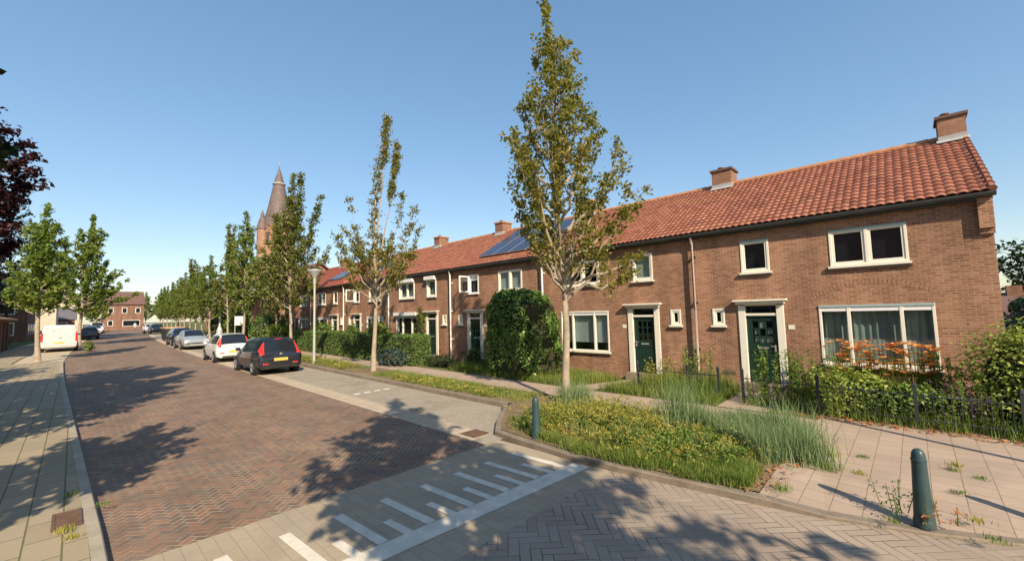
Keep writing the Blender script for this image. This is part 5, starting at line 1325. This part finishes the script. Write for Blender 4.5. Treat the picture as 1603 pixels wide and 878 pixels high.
# vans
VAN=[(0.0,.34,.95,1.80,.86,.88,.80),(.03,.28,1.05,1.90,.90,.91,.82),(.12,.26,1.08,1.96,.93,.93,.82),(1.5,.25,1.08,1.97,.95,.93,.82),(3.0,.25,1.06,1.97,.95,.93,.82),(3.45,.25,1.06,1.90,.95,.92,.80),(4.1,.25,1.08,1.20,.94,.88,.78),(4.55,.27,.92,1.0,.90,.80,.7),(4.75,.32,.68,.72,.8,.66,.55)]
VG=[('side_window',4,5,'side'),('windscreen',5,6,'top')]
vl=[('tail_light','red',(-.012,.05,.80,.92,.78,1.42)),('headlight','lens',(4.45,4.68,.5,.8,.7,.9))]
exv={'mirror':(3.7,1.2),'boxes':[('rear_door','van_silver',(-.014,.02,-.765,-.006,.52,1.82)),('rear_door','van_silver',(-.014,.02,.006,.765,.52,1.82)),('rear_bumper','galv',(-.06,.06,-.86,.86,.34,.50)),('door_handle','rubber',(-.03,-.012,-.12,.0,1.02,1.06)),('badge','rim',(-.02,-.014,.22,.36,1.50,1.56))]}
car('silver grey van with plain rear doors on the left parking lot',(-49.0,-.72,gz(-51)),PI,MT['van_silver'],VAN,VG,4.75,1.9,(.85,3.85),.33,vl,name='parked_van',cat='van',scale=1.08,plate_r=(-.016,.62),extras=exv)
car('small white van far on the left kerb',(-124,3.4,gz(-124)),0,MT['car_white'],VAN,VG,4.75,1.9,(.85,3.85),.33,vl,name='parked_van',cat='van',extras=exv)

# ------------------------------------------------------------------ cyclist far down the street
bx,by=-140.0,10.6; bz=gz(bx)
o=empty('bicycle',(bx,by,bz),'bicycle ridden down the far end of the street','bicycle')
for dx in (-.53,.53):
    m=M()
    n_=20; m.tube([(bx+dx+.33*math.cos(2*PI*i/n_),by,bz+.34+.33*math.sin(2*PI*i/n_)) for i in range(n_+1)],.022,5,caps=False)
    m.build('wheel',MT['rubber'],o)
M().tube([(bx-.53,by,bz+.34),(bx-.1,by,bz+.32),(bx-.18,by,bz+.85)],.02,5).tube([(bx-.1,by,bz+.32),(bx+.38,by,bz+.75),(bx+.53,by,bz+.34)],.02,5).tube([(bx-.16,by,bz+.75),(bx+.38,by,bz+.78),(bx+.36,by,bz+1.0)],.018,5).build('frame',MT['black'],o)
M().tube([(bx+.34,by-.28,bz+1.02),(bx+.34,by+.28,bz+1.02)],.018,5).build('handlebar',MT['alu'],o)
M().box(bx-.32,bx-.06,by-.08,by+.08,bz+.85,bz+.92).build('saddle',MT['rubber'],o)
J={'pel':(bx-.18,by,bz+.98),'ch':(bx-.04,by,bz+1.34),'nk':(bx,by,bz+1.5),'hd':(bx+.04,by,bz+1.64),'ht':(bx+.04,by,bz+1.74)}
vv=[J['pel'],J['ch'],J['nk'],J['hd'],J['ht']]; rr=[.15,.17,.06,.10,.07]; ee=[(0,1),(1,2),(2,3),(3,4)]
for sg in (-1,1):
    k=len(vv); vv+=[(bx-.02,by+sg*.2,bz+1.42),(bx+.14,by+sg*.25,bz+1.2),(bx+.33,by+sg*.25,bz+1.05)]; rr+=[.065,.05,.04]; ee+=[(1,k),(k,k+1),(k+1,k+2)]
    k=len(vv); kz=.62 if sg>0 else .72; vv+=[(bx+.0,by+sg*.11,bz+.9),(bx+.2,by+sg*.11,bz+kz),(bx-.05,by+sg*.11,bz+kz-.42),(bx+.08,by+sg*.11,bz+kz-.46)]; rr+=[.10,.075,.05,.04]; ee+=[(0,k),(k,k+1),(k+1,k+2),(k+2,k+3)]
me=bpy.data.meshes.new('person'); me.from_pydata(vv,ee,[]); me.materials.append(MT['cloth']); po=link('person',me)
sm=po.modifiers.new('skin','SKIN')
for i,r_ in enumerate(rr): me.skin_vertices[0].data[i].radius=(r_,r_)
me.skin_vertices[0].data[0].use_root=True
po.modifiers.new('sub','SUBSURF').levels=1
setp(po,'cyclist in a pale shirt riding far down the street','person')

# ------------------------------------------------------------------ light, sky, camera
SUN=Vector((2.05,-1.0,1.62)).normalized(); el=math.asin(SUN.z); az=math.atan2(SUN.x,SUN.y)
w=bpy.data.worlds.new('World'); sc.world=w; w.use_nodes=True; nt=w.node_tree; nt.nodes.clear()
sky=nt.nodes.new('ShaderNodeTexSky'); sky.sky_type='NISHITA'; sky.sun_disc=False; sky.sun_elevation=el; sky.sun_rotation=az
sky.air_density=1.0; sky.dust_density=.6; sky.ozone_density=1.0
bg=nt.nodes.new('ShaderNodeBackground'); bg.inputs[1].default_value=.15; ow=nt.nodes.new('ShaderNodeOutputWorld')
gm=nt.nodes.new('ShaderNodeGamma'); gm.inputs[1].default_value=.6; nt.links.new(sky.outputs[0],gm.inputs[0]); hs=nt.nodes.new('ShaderNodeHueSaturation'); hs.inputs['Saturation'].default_value=1.5; nt.links.new(gm.outputs[0],hs.inputs['Color']); nt.links.new(hs.outputs[0],bg.inputs[0]); nt.links.new(bg.outputs[0],ow.inputs[0])
sl_=bpy.data.lights.new('sun','SUN'); sl_.energy=3.5; sl_.angle=R(.5); sl_.color=(1.0,.85,.64); so=bpy.data.objects.new('sun',sl_); COL.objects.link(so)
so.rotation_euler=(-SUN).to_track_quat('-Z','Y').to_euler(); so.location=(10,-10,30)
F_,YAW,PIT,ROL=655.0,R(-43.6588),R(4.2552),R(-1.5501)
c,s_=math.cos(YAW),math.sin(YAW); fwd0=Vector((s_,c,0)); r0=Vector((c,-s_,0)); u0=Vector((0,0,1))
fwd=fwd0*math.cos(PIT)+u0*math.sin(PIT); up=u0*math.cos(PIT)-fwd0*math.sin(PIT)
rr_=r0*math.cos(ROL)+up*math.sin(ROL); uu=up*math.cos(ROL)-r0*math.sin(ROL)
cam=bpy.data.cameras.new('camera'); co=bpy.data.objects.new('camera',cam); COL.objects.link(co)
mt=Matrix((rr_,uu,-fwd)).transposed().to_4x4(); mt.translation=Vector((0,0,2.5)); co.matrix_world=mt
cam.sensor_fit='HORIZONTAL'; cam.sensor_width=36; cam.lens=36*F_/1603; cam.clip_start=.05; cam.clip_end=3000
sc.camera=co
sc.view_settings.view_transform='Standard'; sc.view_settings.look='None'; sc.view_settings.exposure=1.12; sc.view_settings.gamma=1.0; sc.view_settings.use_curve_mapping=False
sc.render.engine='CYCLES'; sc.cycles.max_bounces=6; sc.cycles.transparent_max_bounces=12; sc.cycles.caustics_reflective=False; sc.cycles.caustics_refractive=False
sc.cycles.use_denoising=True
